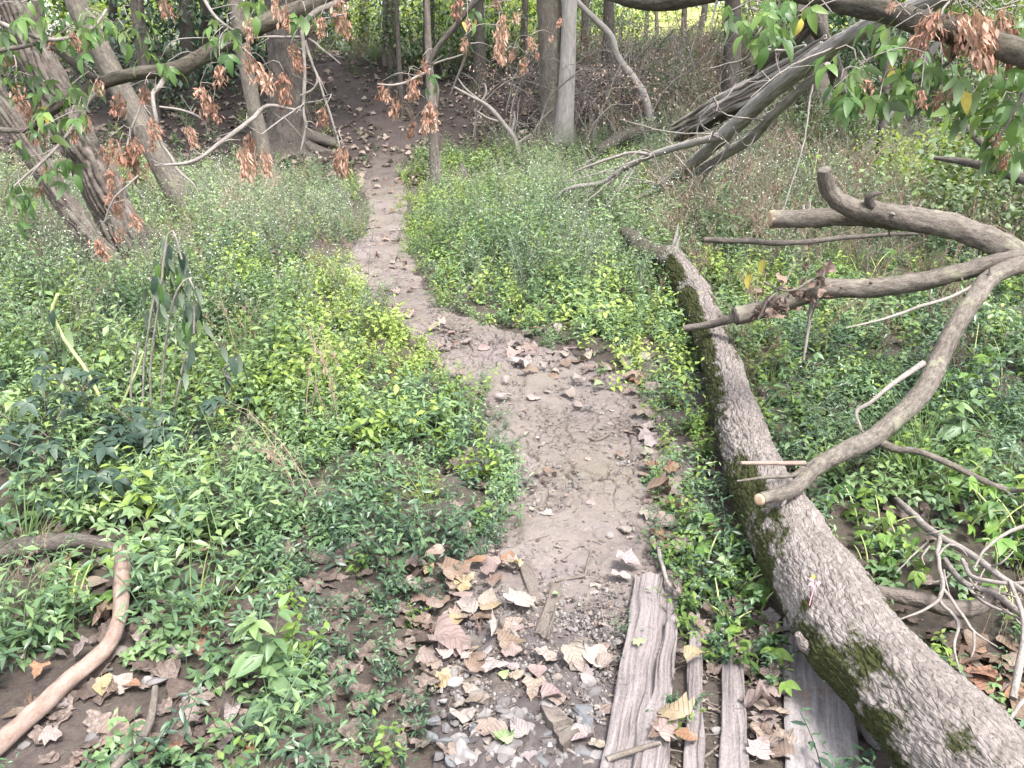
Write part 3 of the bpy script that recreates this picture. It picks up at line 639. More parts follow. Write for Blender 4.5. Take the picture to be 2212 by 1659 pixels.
limb(fb, 'side_branch', TWIG, [(1996, 785, 3.4), (1930, 828, 3.32), (1881, 869, 3.25), (1850, 890, 3.2), (1861, 928, 3.15)], [14, 11, 9, 8, 4], 8, seed=12)
limb(fb, 'side_branch', TWIG, [(2122, 608, 3.86), (2053, 642, 3.8), (1985, 663, 3.75), (1916, 687, 3.7), (1826, 709, 3.6)], [9, 8, 7, 6, 3], 8, seed=13)
limb(fb, 'hanging_twig', TWIG, [(1757, 640, 4.22), (1746, 708, 4.2), (1736, 778, 4.15)], [11, 8, 5], 8, seed=14)
limb(fb, 'bark_flake', CUTW, [(2127, 612, 3.84), (2136, 640, 3.82)], [9, 8], 5, seed=15, wob=0)
for k in range(26):
    o = [c_ for c_ in fb.children if c_.name.startswith('limb')][k % 4]; me = o.data; kr = np.random.default_rng(600 + k); v_ = me.vertices[int(kr.integers(0, len(me.vertices)))]
    a = np.array(v_.co); n_ = np.array(v_.normal); d = n_ + kr.normal(0, .35, 3); d /= np.linalg.norm(d); l = kr.uniform(.012, .05); g = G(); r_ = kr.uniform(.003, .008)
    tube(g, [a - n_ * .012, a + d * l * .5, a + d * l + kr.normal(0, .004, 3)], [r_ * 1.5, r_, r_ * kr.uniform(.25, .8)], 8, .008, lumpy(.3, 30, k)); child_world(part('twig_stub', g, DTWIG if k % 3 else TWIG, None), fb)
# ------------------------------------------------------------------ other fallen sticks and branches
def stick(name, label, cat, mat, lst, wpx, seg=10, group=None, zs=None, seed=1, cut=False, wob=.2, ds=.012):
    P = np.array([zp(u, v, z) for u, v, z in lst]); o, _, _ = limb(None, name, mat, None, wpx, seg, ds, P=P, seed=seed, cut=cut, wob=wob)
    tag(o, label, cat, group)
    if not cut: recentre(o)
    return o
o = stick('pale_stick', 'pale peeled tan stick bent in the middle at the lower left', 'stick', PEEL, [(265, 1188, .14), (263, 1255, .10), (257, 1340, .06), (226, 1405, .045), (150, 1470, .04), (75, 1540, .035), (-40, 1640, .03)], [31, 32, 31, 36, 37, 40, 46], 20, seed=21, cut=True, wob=.1)
stick('dark_branch', 'dark grey crooked branch lying behind the pale peeled stick', 'branch', DARKB, [(-60, 1196, .07), (60, 1178, .08), (130, 1168, .09), (190, 1170, .08), (250, 1190, .05), (300, 1205, .0)], [40, 38, 36, 34, 28, 20], 14, seed=22)
stick('dark_stick', 'dark stick under weeds near the bottom left edge', 'stick', DTWIG, [(335, 1485, .03), (322, 1560, .03), (290, 1612, .03), (236, 1668, .03)], [14, 18, 20, 22], 10, seed=23)
stick('mossy_pole', 'thin straight mossy pole lying behind the sawn limbs', 'pole', DARKB, [(1521, 517, .42), (1624, 522, .42), (1727, 524, .42), (1847, 511, .45), (2010, 503, .5)], [12, 13, 12, 10, 7], 10, seed=24)
stick('small_log', 'short grey log under the twig tangle right of the mossy trunk', 'log', OLDB, [(1878, 1280, .03), (1985, 1296, .05), (2060, 1312, .06), (2115, 1308, .06), (2145, 1280, .08)], [30, 36, 38, 36, 34], 16, seed=25)
STK = smooth_line([zp(*a_) for a_ in [(265, 1188, .0), (263, 1255, .0), (257, 1340, .0), (226, 1405, .0), (150, 1470, .0), (75, 1540, .0), (-40, 1640, .0)]], np.ones(7), .04)[0]; DBR = smooth_line([zp(*a_) for a_ in [(-60, 1196, 0), (60, 1178, 0), (130, 1168, 0), (190, 1170, 0), (250, 1190, 0)]], np.ones(5), .04)[0]
dt = empty('dead_branch', 'grey dead branch with a tangle of twigs at the lower right edge', 'dead branch', loc=(1.6, 2.6, 0))
def dlimb(lst, w, seg=8, seed=1, mat=None, name='twig'):
    P = np.array([zp(u, v, z) for u, v, z in lst]); limb(dt, name, mat or TWIG, None, w, seg, .015, P=P, seed=seed, wob=.35)
dlimb([(1935, 1080, .02), (1985, 1123, .08), (2033, 1161, .12), (2105, 1202, .15), (2225, 1290, .17)], [14, 17, 16, 15, 13], 10, 31, name='limb')
dlimb([(2040, 1205, .08), (2070, 1250, .08), (2139, 1281, .09), (2225, 1335, .10)], [10, 13, 14, 16], 10, 32, name='limb')
dlimb([(2080, 1208, .14), (2100, 1245, .14), (2180, 1262, .16), (2225, 1258, .18)], [9, 10, 9, 8], 8, 33)
dlimb([(2033, 1161, .12), (2026, 1202, .15), (2037, 1268, .14), (2030, 1297, .12), (2060, 1330, .10), (2071, 1357, .08), (2061, 1398, .05), (2075, 1455, .0)], [10, 9, 9, 9, 8, 7, 6, 3], 8, 34)
dlimb([(2038, 1272, .14), (2074, 1322, .12), (2106, 1365, .10), (2155, 1398, .08)], [8, 7, 6, 3], 7, 35)
dlimb([(2030, 1297, .12), (1995, 1318, .12), (1945, 1338, .10)], [7, 6, 3], 7, 36)
dlimb([(2026, 1200, .15), (2048, 1176, .17), (2072, 1182, .17), (2090, 1200, .17)], [6, 5, 4, 2], 6, 37)
dlimb([(2105, 1365, .10), (2105, 1400, .08), (2098, 1420, .06)], [6, 5, 3], 6, 38)
dlimb([(2088, 1265, .09), (2125, 1300, .12), (2190, 1330, .13), (2225, 1350, .13)], [7, 7, 6, 5], 7, 39)
dlimb([(2105, 1226, .22), (2130, 1185, .26), (2180, 1150, .3), (2230, 1130, .33)], [4, 6, 8, 9], 7, 40)
dlimb([(2180, 1255, .2), (2210, 1330, .15), (2212, 1400, .1), (2190, 1510, .03)], [8, 12, 16, 18], 8, 41)
dlimb([(2230, 1500, .02), (2205, 1520, .02), (2180, 1555, .0)], [12, 10, 8], 8, 42)
dlimb([(2140, 1225, .16), (2165, 1215, .2), (2190, 1190, .22)], [5, 4, 2], 6, 43)
for k in range(16):
    a = rng.uniform(0, 1); u = 2000 + 200 * a; v = 1150 + 140 * a + rng.uniform(-10, 60); z = rng.uniform(.06, .16); du = rng.normal(0, 40); dv = rng.uniform(-60, 70)
    dlimb([(u, v, z), (u + du * .5 + rng.normal(0, 8), v + dv * .5, z + rng.uniform(-.02, .04)), (u + du, v + dv, max(.01, z + rng.uniform(-.06, .05)))], [5, 4, 2], 6, 44 + k)
SM = [((1118, 1395), (1145, 1405), (1172, 1430), 13), ((1700, 1655), (1180, 1250), (0, 0), 0)]
sticks = [([(1086, 1353), (1105, 1358), (1122, 1382)], 12, 'short curved brown twig on the path left of the slat'), ([(1310, 1640), (1360, 1622), (1425, 1605)], 16, 'broken brown stick lying across the widest plank'),
          ([(1466, 1670), (1500, 1650), (1556, 1610)], 9, 'thin twig between the second and third boards'), ([(1422, 1180), (1432, 1230), (1452, 1268), (1512, 1290)], 10, 'curved brown twig lying over the far end of the widest plank'),
          ([(1278, 1190), (1268, 1225), (1262, 1245)], 7, 'thin twig near the middle of the bare path'), ([(1262, 1245), (1228, 1250), (1200, 1256)], 8, 'grey twig lying across the path'), ([(1180, 1420), (1160, 1440), (1150, 1455)], 6, 'tiny twig among the gravel'),
          ([(1270, 945), (1290, 950), (1316, 938)], 9, 'flat grey bark strip on the cracked mud'), ([(1466, 1120), (1452, 1150), (1440, 1175)], 5, 'dark twig by leaves at the right edge of the path'), ([(985, 1440), (1010, 1448), (1040, 1462)], 6, 'thin grey twig beside curled leaves'),
          ([(1000, 1570), (1060, 1545), (1112, 1522)], 4, 'long straw coloured stalk across the gravel'), ([(1300, 1380), (1292, 1410), (1300, 1440)], 5, 'thin curved twig beside the widest plank'), ([(1205, 1600), (1230, 1620), (1262, 1640)], 8, 'short dark twig among stones')]
for k, (pp, w, lb) in enumerate(sticks):
    hz = .045 if ('plank' in lb and 'beside' not in lb) else .012
    P = np.array([zp(u, v, float(H(*zp(u, v, 0)[:2])) + hz) for u, v in pp]); o, _, _ = limb(None, 'twig', DTWIG if k % 3 else TWIG, None, [w * .9] * (len(pp) - 1) + [w * .6], 7, .01, P=P, seed=70 + k, wob=.4); tag(o, lb, 'twig', 'twigs lying on the path'); recentre(o)
# ------------------------------------------------------------------ trees near enough to show their bark
def tree(name, label, mat, lst, wpx, seg=40, ds=.03, depth=.02, fr=14, group=None, seed=1, cat='tree', flare=0.0, st=.10):
    P = W2(lst); R = np.array([px(w, p) / 2 for w, p in zip(wpx, P)])
    b = P[0].copy(); gz = float(H(b[0], b[1])); P = np.vstack([b + (b - P[1]) / np.linalg.norm(b - P[1]) * .35, P]); R = np.concatenate([[R[0] * (1.12 + flare)], R])
    t = empty(name, label, cat, group, (float(b[0]), float(b[1]), gz)); g = G()
    tube(g, P, R, seg, ds, furrow(depth, fr, st, seed), wob=.05, s=seed)
    o = part('trunk', g, mat, None); child_world(o, t); return t, P, R
def crown_part(t, me, loc, sc, rz, name='crown'):
    o = link(name, me); o.parent = t; o.matrix_parent_inverse = Matrix.Translation(-Vector(t.location)); o.location = loc; o.scale = (sc,) * 3 if np.isscalar(sc) else sc; o.rotation_euler = (0, 0, rz); return o
def gY(u, v, dy=0): return float(gp(u, v)[1]) + dy
y1 = gY(300, 572); y2 = gY(258, 598); y3 = gY(415, 470); y4 = gY(588, 408)
tree('leaning_tree', 'thick leaning tree with deeply furrowed bark at the left edge', OLDB, [(305, 575, y1), (225, 415, y1 - .1), (165, 300, y1 - .2), (95, 155, y1 - .3), (15, 0, y1 - .4), (-60, -150, y1 - .5)], [88, 80, 76, 72, 68, 64], 110, .016, .042, 20, 'leaning trees at the left', 101, flare=.1)
tree('leaning_tree', 'thin dark leaning tree just left of the thick furrowed one', OLDB, [(262, 602, y2), (190, 510, y2 - .05), (130, 425, y2 - .1), (50, 295, y2 - .2), (-40, 140, y2 - .3)], [52, 48, 46, 44, 42], 60, .02, .026, 14, 'leaning trees at the left', 102)
tree('leaning_tree', 'smooth grey leaning tree right of the furrowed one', SMOOTHB, [(418, 475, y3), (370, 392, y3), (322, 300, y3), (268, 205, y3), (228, 130, y3), (180, 40, y3), (150, -30, y3)], [58, 52, 49, 47, 46, 45, 44], 44, .03, .010, 12, 'leaning trees at the left', 103, flare=.15)
tree('slender_tree', 'slender pinkish trunk rising behind the dark bough at left', SMOOTHB, [(590, 412, y4), (572, 340, y4), (552, 250, y4), (532, 150, y4), (517, 60, y4), (505, -30, y4)], [40, 34, 31, 31, 31, 31], 30, .03, .010, 10, None, 104, flare=.4)
yb = gY(622, 325)
t_old, P_, R_2 = tree('old_tree', 'dark old tree with a flared rooted foot left of the path', DARKB, [(622, 318, yb), (620, 265, yb), (618, 190, yb), (612, 100, yb), (606, 0, yb), (600, -90, yb)], [110, 82, 72, 70, 68, 66], 60, .05, .05, 11, None, 105, flare=.5)
for k, (du, dv) in enumerate([(110, 20), (70, 34), (-70, 25), (-30, 40), (140, -4)]):
    g = G(); a, b = at(622, 285, yb), at(622 + du, 318 + dv, yb - .3 * abs(dv) / 30); c = b.copy(); b = (a + b) / 2; b[2] = c[2] + .10; c[2] = float(H(c[0], c[1])) - .02
    tube(g, [a, b, c], [.16, .10, .03], 14, .05, furrow(.02, 7, .1, 110 + k)); child_world(part('root', g, DARKB, None), t_old)
yc = gY(1210, 300)
tc, Pc, Rc = tree('forked_tree', 'tall grey trunk with a paler twin stem behind the dead twigs at centre', SMOOTHB, [(1205, 305, yc), (1200, 240, yc), (1195, 160, yc), (1190, 80, yc), (1186, 0, yc), (1182, -90, yc)], [86, 64, 58, 56, 54, 54], 46, .04, .016, 14, None, 106, flare=.4)
g = G(); P = W2([(1213, 330, yc - .2), (1216, 290, yc - .2), (1222, 220, yc - .25), (1226, 140, yc - .25), (1229, 60, yc - .25), (1231, -10, yc - .25), (1233, -80, yc - .25)]); tube(g, P, [px(w, p) / 2 for w, p in zip([60, 46, 38, 34, 33, 33, 32], P)], 34, .04, furrow(.008, 10, .1, 107)); child_world(part('stem', g, PALEB, None), tc)
ys_ = gY(943, 400)
tree('sapling_post', 'short mossy dead sapling trunk standing right of the path', OLDB, [(944, 405, ys_), (940, 340, ys_), (936, 270, ys_), (930, 190, ys_), (926, 120, ys_), (922, 0, ys_)], [26, 24, 23, 20, 16, 12], 20, .04, .006, 7, None, 108, cat='dead tree', flare=.2)
yq = gY(1010, 400)
tree('stump', 'small dark broken stump right of the path', DARKB, [(1004, 400, yq), (1000, 372, yq), (996, 352, yq)], [30, 22, 6], 14, .03, .01, 6, None, 109, cat='stump', flare=.5)
# leaning dead trunk that rests in the boughs on the right
ld = empty('leaning_dead_tree', 'bare grey dead tree leaning up to the right over the meadow', 'dead tree', loc=tuple(float(a) for a in gp(1325, 450)))
LD = [(1322, 452, 9.7), (1400, 418, 9.35), (1469, 371, 8.9), (1538, 318, 8.3), (1572, 286, 7.9), (1641, 221, 7.3), (1710, 166, 6.7), (1778, 118, 6.2), (1847, 75, 5.7), (1926, 38, 5.2), (2010, 5, 4.8), (2100, -40, 4.4)]
limb(ld, 'trunk', GREYT, LD, [9, 15, 22, 28, 36, 35, 36, 37, 38, 38, 38, 38], 30, .02, furrow(.010, 9, .06, 120), wob=.15, seed=120)
limb(ld, 'limb', GREYT, [(1786, 140, 6.3), (1761, 170, 6.5), (1675, 243, 7.2), (1634, 287, 7.7), (1572, 328, 8.3), (1486, 384, 8.9), (1401, 420, 9.3), (1330, 452, 9.5)], [14, 19, 21, 24, 22, 18, 13, 5], 20, .025, furrow(.008, 7, .06, 121), wob=.3, seed=121)
limb(ld, 'limb', GREYT, [(1574, 290, 7.85), (1520, 303, 8.1), (1469, 318, 8.4), (1411, 335, 8.7), (1370, 354, 8.9), (1298, 395, 9.2), (1226, 409, 9.4), (1175, 440, 9.5)], [20, 15, 15, 13, 12, 11, 9, 4], 14, .03, wob=.3, seed=122)
for k, (l, w) in enumerate([([(1411, 335, 8.7), (1360, 332, 8.8), (1290, 352, 8.9), (1240, 372, 9.0)], [8, 7, 6, 3]), ([(1298, 395, 9.2), (1250, 430, 9.3), (1208, 470, 9.4)], [7, 5, 3]), ([(1350, 362, 8.9), (1325, 390, 9.0), (1318, 412, 9.0)], [6, 5, 3]),
                            ([(1226, 409, 9.4), (1160, 432, 9.5), (1105, 425, 9.6)], [6, 4, 2]), ([(1741, 98, 6.3), (1690, 108, 6.5), (1630, 106, 6.6)], [6, 6, 7]), ([(1560, 335, 8.4), (1530, 370, 8.6), (1510, 405, 8.8)], [14, 8, 3]),
                            ([(1630, 106, 6.6), (1605, 130, 6.8), (1565, 140, 7), (1530, 148, 7.1)], [6, 5, 4, 2]), ([(1512, 318, 8.2), (1505, 285, 8.2), (1520, 245, 8.1), (1565, 215, 8.0), (1590, 180, 8.0)], [5, 5, 4, 4, 3]), ([(1430, 424, 9.2), (1390, 462, 9.3), (1360, 480, 9.4)], [9, 6, 2])]):
    limb(ld, 'twig', TWIG, l, w, 8, .03, wob=.5, seed=123 + k)
for k in range(34):
    kr = np.random.default_rng(700 + k); src = [c_ for c_ in ld.children if c_.name.startswith(('limb', 'trunk'))][k % 3]; me = src.data; v_ = me.vertices[int(kr.integers(0, len(me.vertices)))]; a = np.array(v_.co)
    l = kr.uniform(.25, 1.1); d = np.array([kr.normal(-.5, .6), kr.normal(-.1, .5), kr.normal(-.35, .5)]); d /= np.linalg.norm(d); b = a + d * l * .5 + kr.normal(0, .05, 3); c = a + d * l + np.array([0, 0, -.12 * l]) + kr.normal(0, .07, 3); g = G()
    tube(g, [a, b, c], [.009, .006, .003], 6, .03, wob=.6, s=k)
    for j in range(3): e = b + (c - b) * kr.uniform(0, .9); f = e + kr.normal(0, .12, 3); tube(g, [e, (e + f) / 2 + kr.normal(0, .02, 3), f], [.004, .003, .002], 5, .03)
    child_world(part('twig', g, TWIG, None), ld)
# shredded trunk behind it
sh = empty('shredded_trunk', 'split brown trunk torn into long fibres behind the leaning dead tree', 'broken tree', loc=tuple(float(a) for a in at(1490, 285, 11.0)))
for k in range(26):
    a = rng.uniform(-1, 1); o1 = 26 * a; wv = rng.normal(0, 3)
    lst = [(1785 + rng.normal(0, 8), 100 + o1 * .95, 9.6), (1690 + wv, 158 + o1 * 1.0, 10.0), (1606 + wv, 202 + o1 * .85, 10.4), (1520 + wv, 246 + o1 * .7, 10.9), (1465 + rng.normal(0, 14), 282 + o1 * .5, 11.3)]
    limb(sh, 'splinter', GREYT if k % 3 else OLDB, lst, [5, 7, 8, 8, 3], 7, .05, wob=.7, seed=140 + k)
limb(sh, 'trunk', DARKB, [(1785, 108, 9.9), (1690, 172, 10.3), (1606, 218, 10.7), (1520, 262, 11.2), (1460, 300, 11.6)], [34, 40, 42, 34, 16], 20, .05, furrow(.02, 8, .06, 170), seed=170)
for k in range(12):
    a = rng.uniform(-14, 14); limb(sh, 'splinter', OLDB, [(1760 + a, 38 + a, 9.5), (1715 + a, 85 + a * .8, 9.8), (1660 + a, 130 + a * .5, 10.2), (1622 + rng.normal(0, 12), 165 + a * .4, 10.5)], [6, 8, 8, 3], 7, .05, wob=.7, seed=171 + k)
limb(sh, 'upper_trunk', DARKB, [(1738, 10, 9.4), (1768, 69, 9.7), (1789, 102, 10.0), (1806, 160, 10.3)], [34, 30, 30, 28], 18, .05, furrow(.015, 7, .08, 190), seed=190)
ya = gY(1870, 296)
tree('leaning_tree', 'dark leaning trunk behind the leaning dead tree at right', DARKB, [(1874, 300, ya), (1856, 261, ya), (1835, 213, ya), (1812, 170, ya), (1799, 140, ya)], [46, 42, 38, 36, 30], 24, .05, .015, 8, None, 191)
yg = gY(1768, 262)
tree('grey_trunk', 'stout upright grey trunk behind the leaning dead tree', SMOOTHB, [(1770, 262, yg), (1768, 220, yg), (1766, 170, yg), (1764, 90, yg), (1762, -40, yg)], [56, 50, 50, 48, 46], 30, .06, .018, 10, None, 192, flare=.2)
yt = gY(1833, 372)
tree('leaning_pole_tree', 'thin pale dead trunk slanting up to the right in the meadow', GREYT, [(1830, 372, yt), (1881, 309, yt - .15), (1912, 261, yt - .3), (1950, 206, yt - .4), (1995, 137, yt - .6), (2040, 70, yt - .8)], [17, 17, 17, 16, 15, 14], 14, .04, .006, 5, None, 193, cat='dead tree')
yk = gY(1408, 285)
tree('crooked_sapling', 'crooked bare grey sapling curving up left in front of the hill', PALEB, [(1412, 290, yk), (1404, 255, yk), (1391, 208, yk), (1370, 172, yk), (1333, 121, yk), (1319, 78, yk), (1271, 28, yk), (1243, -2, yk), (1225, -40, yk)], [20, 18, 18, 17, 16, 15, 13, 12, 11], 16, .04, .006, 6, None, 194)
stick('rotten_log', 'dark rotten log lying on the hill foot among dead twigs', 'log', DARKB, [(1290, 330, .28), (1339, 300, .42), (1398, 279, .5), (1420, 272, .52)], [22, 26, 26, 22], 14, seed=195)
bt = empty('dead_twig_bush', 'bare pale twiggy dead bush left of the forked tree foot', 'dead bush', loc=tuple(float(a) for a in gp(1125, 345)))
yd = gY(1125, 345)
limb(bt, 'stem', TWIG, [(1125, 348, yd), (1116, 310, yd), (1104, 288, yd), (1061, 236, yd), (1020, 210, yd), (980, 188, yd)], [12, 10, 10, 9, 7, 4], 9, .03, wob=.3, seed=196)
for k, l in enumerate([[(1061, 236, yd), (1035, 215, yd), (1005, 190, yd), (990, 170, yd)], [(1104, 288, yd), (1112, 262, yd), (1110, 240, yd)], [(1118, 312, yd), (1135, 298, yd), (1148, 290, yd)], [(1040, 222, yd), (1050, 200, yd), (1046, 180, yd)], [(1085, 262, yd), (1060, 258, yd), (1030, 240, yd)]]): limb(bt, 'twig', TWIG, l, [7, 5, 4, 3][:len(l)], 7, .03, wob=.4, seed=197 + k)
bt = empty('dead_twig_bush', 'bright bare branching dead shoot with a broken white foot', 'dead bush', loc=tuple(float(a) for a in gp(1448, 380)))
ye = gY(1448, 385)
limb(bt, 'stem', PALEB, [(1444, 392, ye), (1450, 362, ye), (1463, 342, ye), (1468, 320, ye), (1466, 292, ye)], [12, 12, 10, 9, 5], 9, .03, wob=.2, seed=205)
limb(bt, 'twig', TWIG, [(1463, 342, ye), (1480, 326, ye), (1505, 324, ye), (1530, 340, ye), (1545, 352, ye)], [9, 8, 7, 6, 3], 8, .03, wob=.3, seed=206)
stick('dark_pole', 'slim dark stake leaning in the weeds beside the forked tree', 'stake', DARKB, [(1420, 392, .1), (1412, 350, .35), (1404, 312, .55)], [9, 8, 6], 8, seed=207)
ym = 5.9
rb = empty('mossy_dead_branch', 'dark mossy dead branch reaching in from the right edge', 'dead branch', loc=(float(at(2212, 388, ym)[0]), ym, float(H(at(2212, 388, ym)[0], ym))))
limb(rb, 'limb', DARKB, [(2018, 340, ym + .3), (2070, 347, ym + .2), (2122, 357, ym), (2174, 375, ym - .2), (2212, 388, ym - .3), (2290, 410, ym - .5)], [9, 14, 20, 24, 24, 26], 14, .03, seed=208)
limb(rb, 'limb', DARKB, [(2067, 255, ym + .4), (2090, 278, ym + .4), (2115, 302, ym + .3), (2139, 330, ym + .1), (2150, 362, ym)], [13, 15, 16, 16, 14], 12, .03, seed=209)
limb(rb, 'twig', DTWIG, [(2160, 320, ym), (2190, 340, ym), (2230, 352, ym - .2)], [12, 14, 16], 9, .03, seed=210)
# ------------------------------------------------------------------ dark boughs hanging into the picture with dead seed clusters and leaves
def samara_cluster(r, n, L):
    g = G(); stem(g, [(0, 0, 0), (.004, .003, -L * .3), (0, -.003, -L * .65)], .0016, .2)
    for k in range(n):
        f = r.uniform(.08, 1); p = np.array([r.normal(0, .012), r.normal(0, .012), -L * .75 * f]); yaw = r.uniform(0, 6.28)
        l = r.uniform(.022, .036)
        V, q = blade(l, l * r.uniform(.22, .36), 3, r.uniform(-.5, .6), r.normal(0, .5), 'paddle')
        V = V[:, [0, 1, 2]]; put(g, (V, q), rot(yaw, -1.45 + abs(r.normal(0, .45)), r.normal(0, .5)), p, np.clip(r.normal(.5, .28), 0, 1))
    return g.mesh('seed_cluster', [SAMARA])
rs = np.random.default_rng(5)
CLUS = [samara_cluster(rs, n, L) for n, L in ((70, .12), (52, .10), (96, .155), (40, .08), (116, .175), (78, .13))]
def boxelder(r, k):
    g = G(); put(g, blade(.095, .038, 5, .22, r.uniform(.5, 1.1), 'ovate'), rot(0, .0), np.array([0, .05, 0]), r.uniform(.2, 1)); stem(g, [(0, 0, 0), (0, .05, 0)], .0012, .8)
    if k:
        for s in (-1, 1): put(g, blade(.075, .030, 4, .22, r.uniform(.5, 1.1), 'ovate'), rot(s * -1.0, .0, s * .2), np.array([0, .042, 0]), r.uniform(.2, 1))
    return g.mesh('leaf', [LEAFN])
LEAFM = [boxelder(rs, k % 3) for k in range(6)]; YLEAFM = [boxelder(rs, 0) for k in range(2)]
for m_ in YLEAFM: m_.materials[0] = YLEAF
class Bough:
    def __init__(s, name, label, cat, loc): s.e = empty(name, label, cat, None, loc); s.pts = []; s.k = 0
    def limb(s, nm, mat, lst, w, seg=16, seed=1, wob=.25, lt=0.0, ds=.02, disp=None, shoots=0):
        o, P, R = limb(s.e, nm, mat, lst, w, seg, ds, wob=wob, seed=seed, lt=lt, disp=disp); L, r, t = smooth_line(P, R, .02); s.pts.append(L)
        for k in range(shoots):
            i = rs.integers(len(L) // 6, len(L)); d = rs.normal(0, 1, 3); d /= np.linalg.norm(d); l = rs.uniform(.04, .16); g = G()
            stem(g, [L[i], L[i] + d * l * .5, L[i] + d * l + [0, 0, rs.normal(0, .015)]], max(.0016, r[i] * .4), .5, 0, 5); child_world(part('twig', g, TWIG, None), s.e)
    def near(s, p, up=True):
        A = np.vstack(s.pts); d = np.linalg.norm(A - p, axis=1) + (np.maximum(0, p[2] + .02 - A[:, 2]) * 3 if up else 0); return A[np.argmin(d)]
    def hang(s, me, p, rotation, sc, name, join=True, mat=None):
        p = np.asarray(p, float); a = s.near(p) if join else None
        if join and .03 < np.linalg.norm(a - p) < 1.2:
            g = G(); m = (a + p) / 2 + np.array([rs.normal(0, .02), rs.normal(0, .02), .03]); l = np.linalg.norm(a - p); tube(g, [a, m, p], [.0022 + .002 * l, .0022, .0014], 5, .03, wob=.4, s=int(s.k)); child_world(part('twig', g, mat or TWIG, None), s.e); s.pts.append(np.stack([a + (p - a) * t for t in np.linspace(0, 1, 8)]))
        o = link(name, me); o.parent = s.e; o.matrix_parent_inverse = Matrix.Translation(-Vector(s.e.location)); o.location = p.tolist(); o.rotation_euler = rotation; o.scale = (sc,) * 3; s.k += 1; return o
    def clusters(s, lst, depth):
        for it in lst:
            u, v, sc = it[:3]; Y = depth(u) if callable(depth) else depth
            Y = (it[3] if len(it) > 3 else Y) + rs.normal(0, .06); p = at(u, v - 24 * sc, Y); s.hang(CLUS[rs.integers(0, 6)], p, (rs.normal(0, .15), rs.normal(0, .15), rs.uniform(0, 6.28)), sc * rs.uniform(.65, 1.15), 'seed_cluster')
    def leaves(s, lst, depth, yellow=.008):
        for it in lst:
            u, v, n, sp = it[:4]; Y = (depth(u) if callable(depth) else depth) if len(it) < 5 else it[4]
            for k in range(int(n * 1.7)):
                p = at(u + rs.normal(0, sp), v + rs.normal(0, sp * .8), Y + rs.normal(0, .10)); yl = rs.uniform() < yellow
                m_ = YLEAFM[rs.integers(0, 2)] if yl else LEAFM[rs.integers(0, 6)]
                s.hang(m_, p, (-rs.uniform(.5, 1.4), rs.normal(0, .3), rs.uniform(0, 6.28)), rs.uniform(.55, 1.0), 'leaf', join=(k % 4 == 0))
lb = Bough('drooping_bough', 'dark bough with hanging dead brown seed clusters across the upper left', 'bough', tuple(float(a) for a in at(430, 125, 4.1)))
lb.limb('limb', BOUGHB, [(80, 260, 4.0), (150, 216, 4.0), (220, 178, 4.05), (300, 157, 4.1), (370, 150, 4.1), (430, 125, 4.15), (500, 86, 4.2), (570, 50, 4.25), (640, 25, 4.3), (720, -6, 4.35), (800, -50, 4.4)], [20, 24, 28, 28, 29, 33, 35, 36, 37, 37, 38], 24, 220, .15, .15, disp=lumpy(.2, 8, 3))
lb.limb('broken_stub', DARKB, [(222, 176, 4.05), (195, 165, 4.0), (150, 130, 3.95), (108, 100, 3.9)], [20, 18, 14, 6], 12, 221, .2)
lb.limb('limb', SMOOTHB, [(90, 256, 4.0), (60, 278, 4.0), (20, 281, 4.0), (-60, 272, 4.0)], [14, 13, 12, 12], 12, 222, .2)
lb.limb('branch', TWIG, [(371, 148, 4.05), (344, 186, 3.95), (329, 203, 3.9), (334, 245, 3.85), (348, 305, 3.85), (372, 345, 3.85), (382, 366, 3.85), (418, 398, 3.85), (428, 420, 3.85)], [15, 12, 9, 9, 8, 8, 7, 5, 3], 10, 223, .4, shoots=5)
lb.limb('branch', TWIG, [(206, 200, 4.0), (176, 235, 3.95), (160, 270, 3.9), (130, 310, 3.9), (90, 350, 3.85), (20, 410, 3.8)], [12, 10, 9, 7, 6, 4], 10, 224, .4, shoots=4)
lb.limb('branch', SMOOTHB, [(760, -10, 4.3), (732, 4, 4.25), (687, 22, 4.15), (662, 45, 4.05), (653, 66, 4.0)], [17, 16, 14, 12, 9], 12, 225, .25)
lb.limb('branch', TWIG, [(653, 66, 4.0), (658, 155, 3.95), (656, 240, 3.9), (660, 276, 3.9), (650, 325, 3.9)], [9, 8, 7, 7, 3], 9, 226, .4, shoots=5)
lb.limb('branch', TWIG, [(653, 80, 4.0), (600, 80, 4.05), (530, 83, 4.1)], [6, 6, 4], 8, 227, .4, shoots=2)
lb.limb('branch', TWIG, [(667, 84, 4.0), (698, 107, 3.95), (735, 138, 3.9)], [6, 5, 3], 8, 228, .4, shoots=3)
lb.limb('branch', TWIG, [(660, 70, 4.0), (690, 45, 3.9), (720, 36, 3.85), (745, 30, 3.8)], [6, 5, 4, 3], 8, 229, .4, shoots=3)
lb.limb('branch', TWIG, [(660, 89, 4.0), (674, 137, 3.95), (687, 168, 3.9), (677, 192, 3.9), (648, 207, 3.9)], [7, 6, 5, 4, 3], 8, 230, .4, shoots=3)
lb.limb('branch', TWIG, [(687, 168, 3.9), (691, 182, 3.9), (710, 240, 3.9), (730, 300, 3.9), (735, 330, 3.9)], [5, 5, 5, 4, 3], 8, 231, .4)
lb.limb('branch', TWIG, [(652, 240, 3.9), (580, 228, 3.85), (545, 256, 3.8), (500, 291, 3.75), (440, 335, 3.7), (400, 352, 3.7), (334, 357, 3.7)], [5, 8, 10, 10, 9, 8, 4], 10, 232, .35, shoots=6)
lb.limb('branch', TWIG, [(656, 225, 3.9), (610, 256, 3.85), (565, 290, 3.8)], [4, 4, 3], 7, 233, .4, shoots=4)
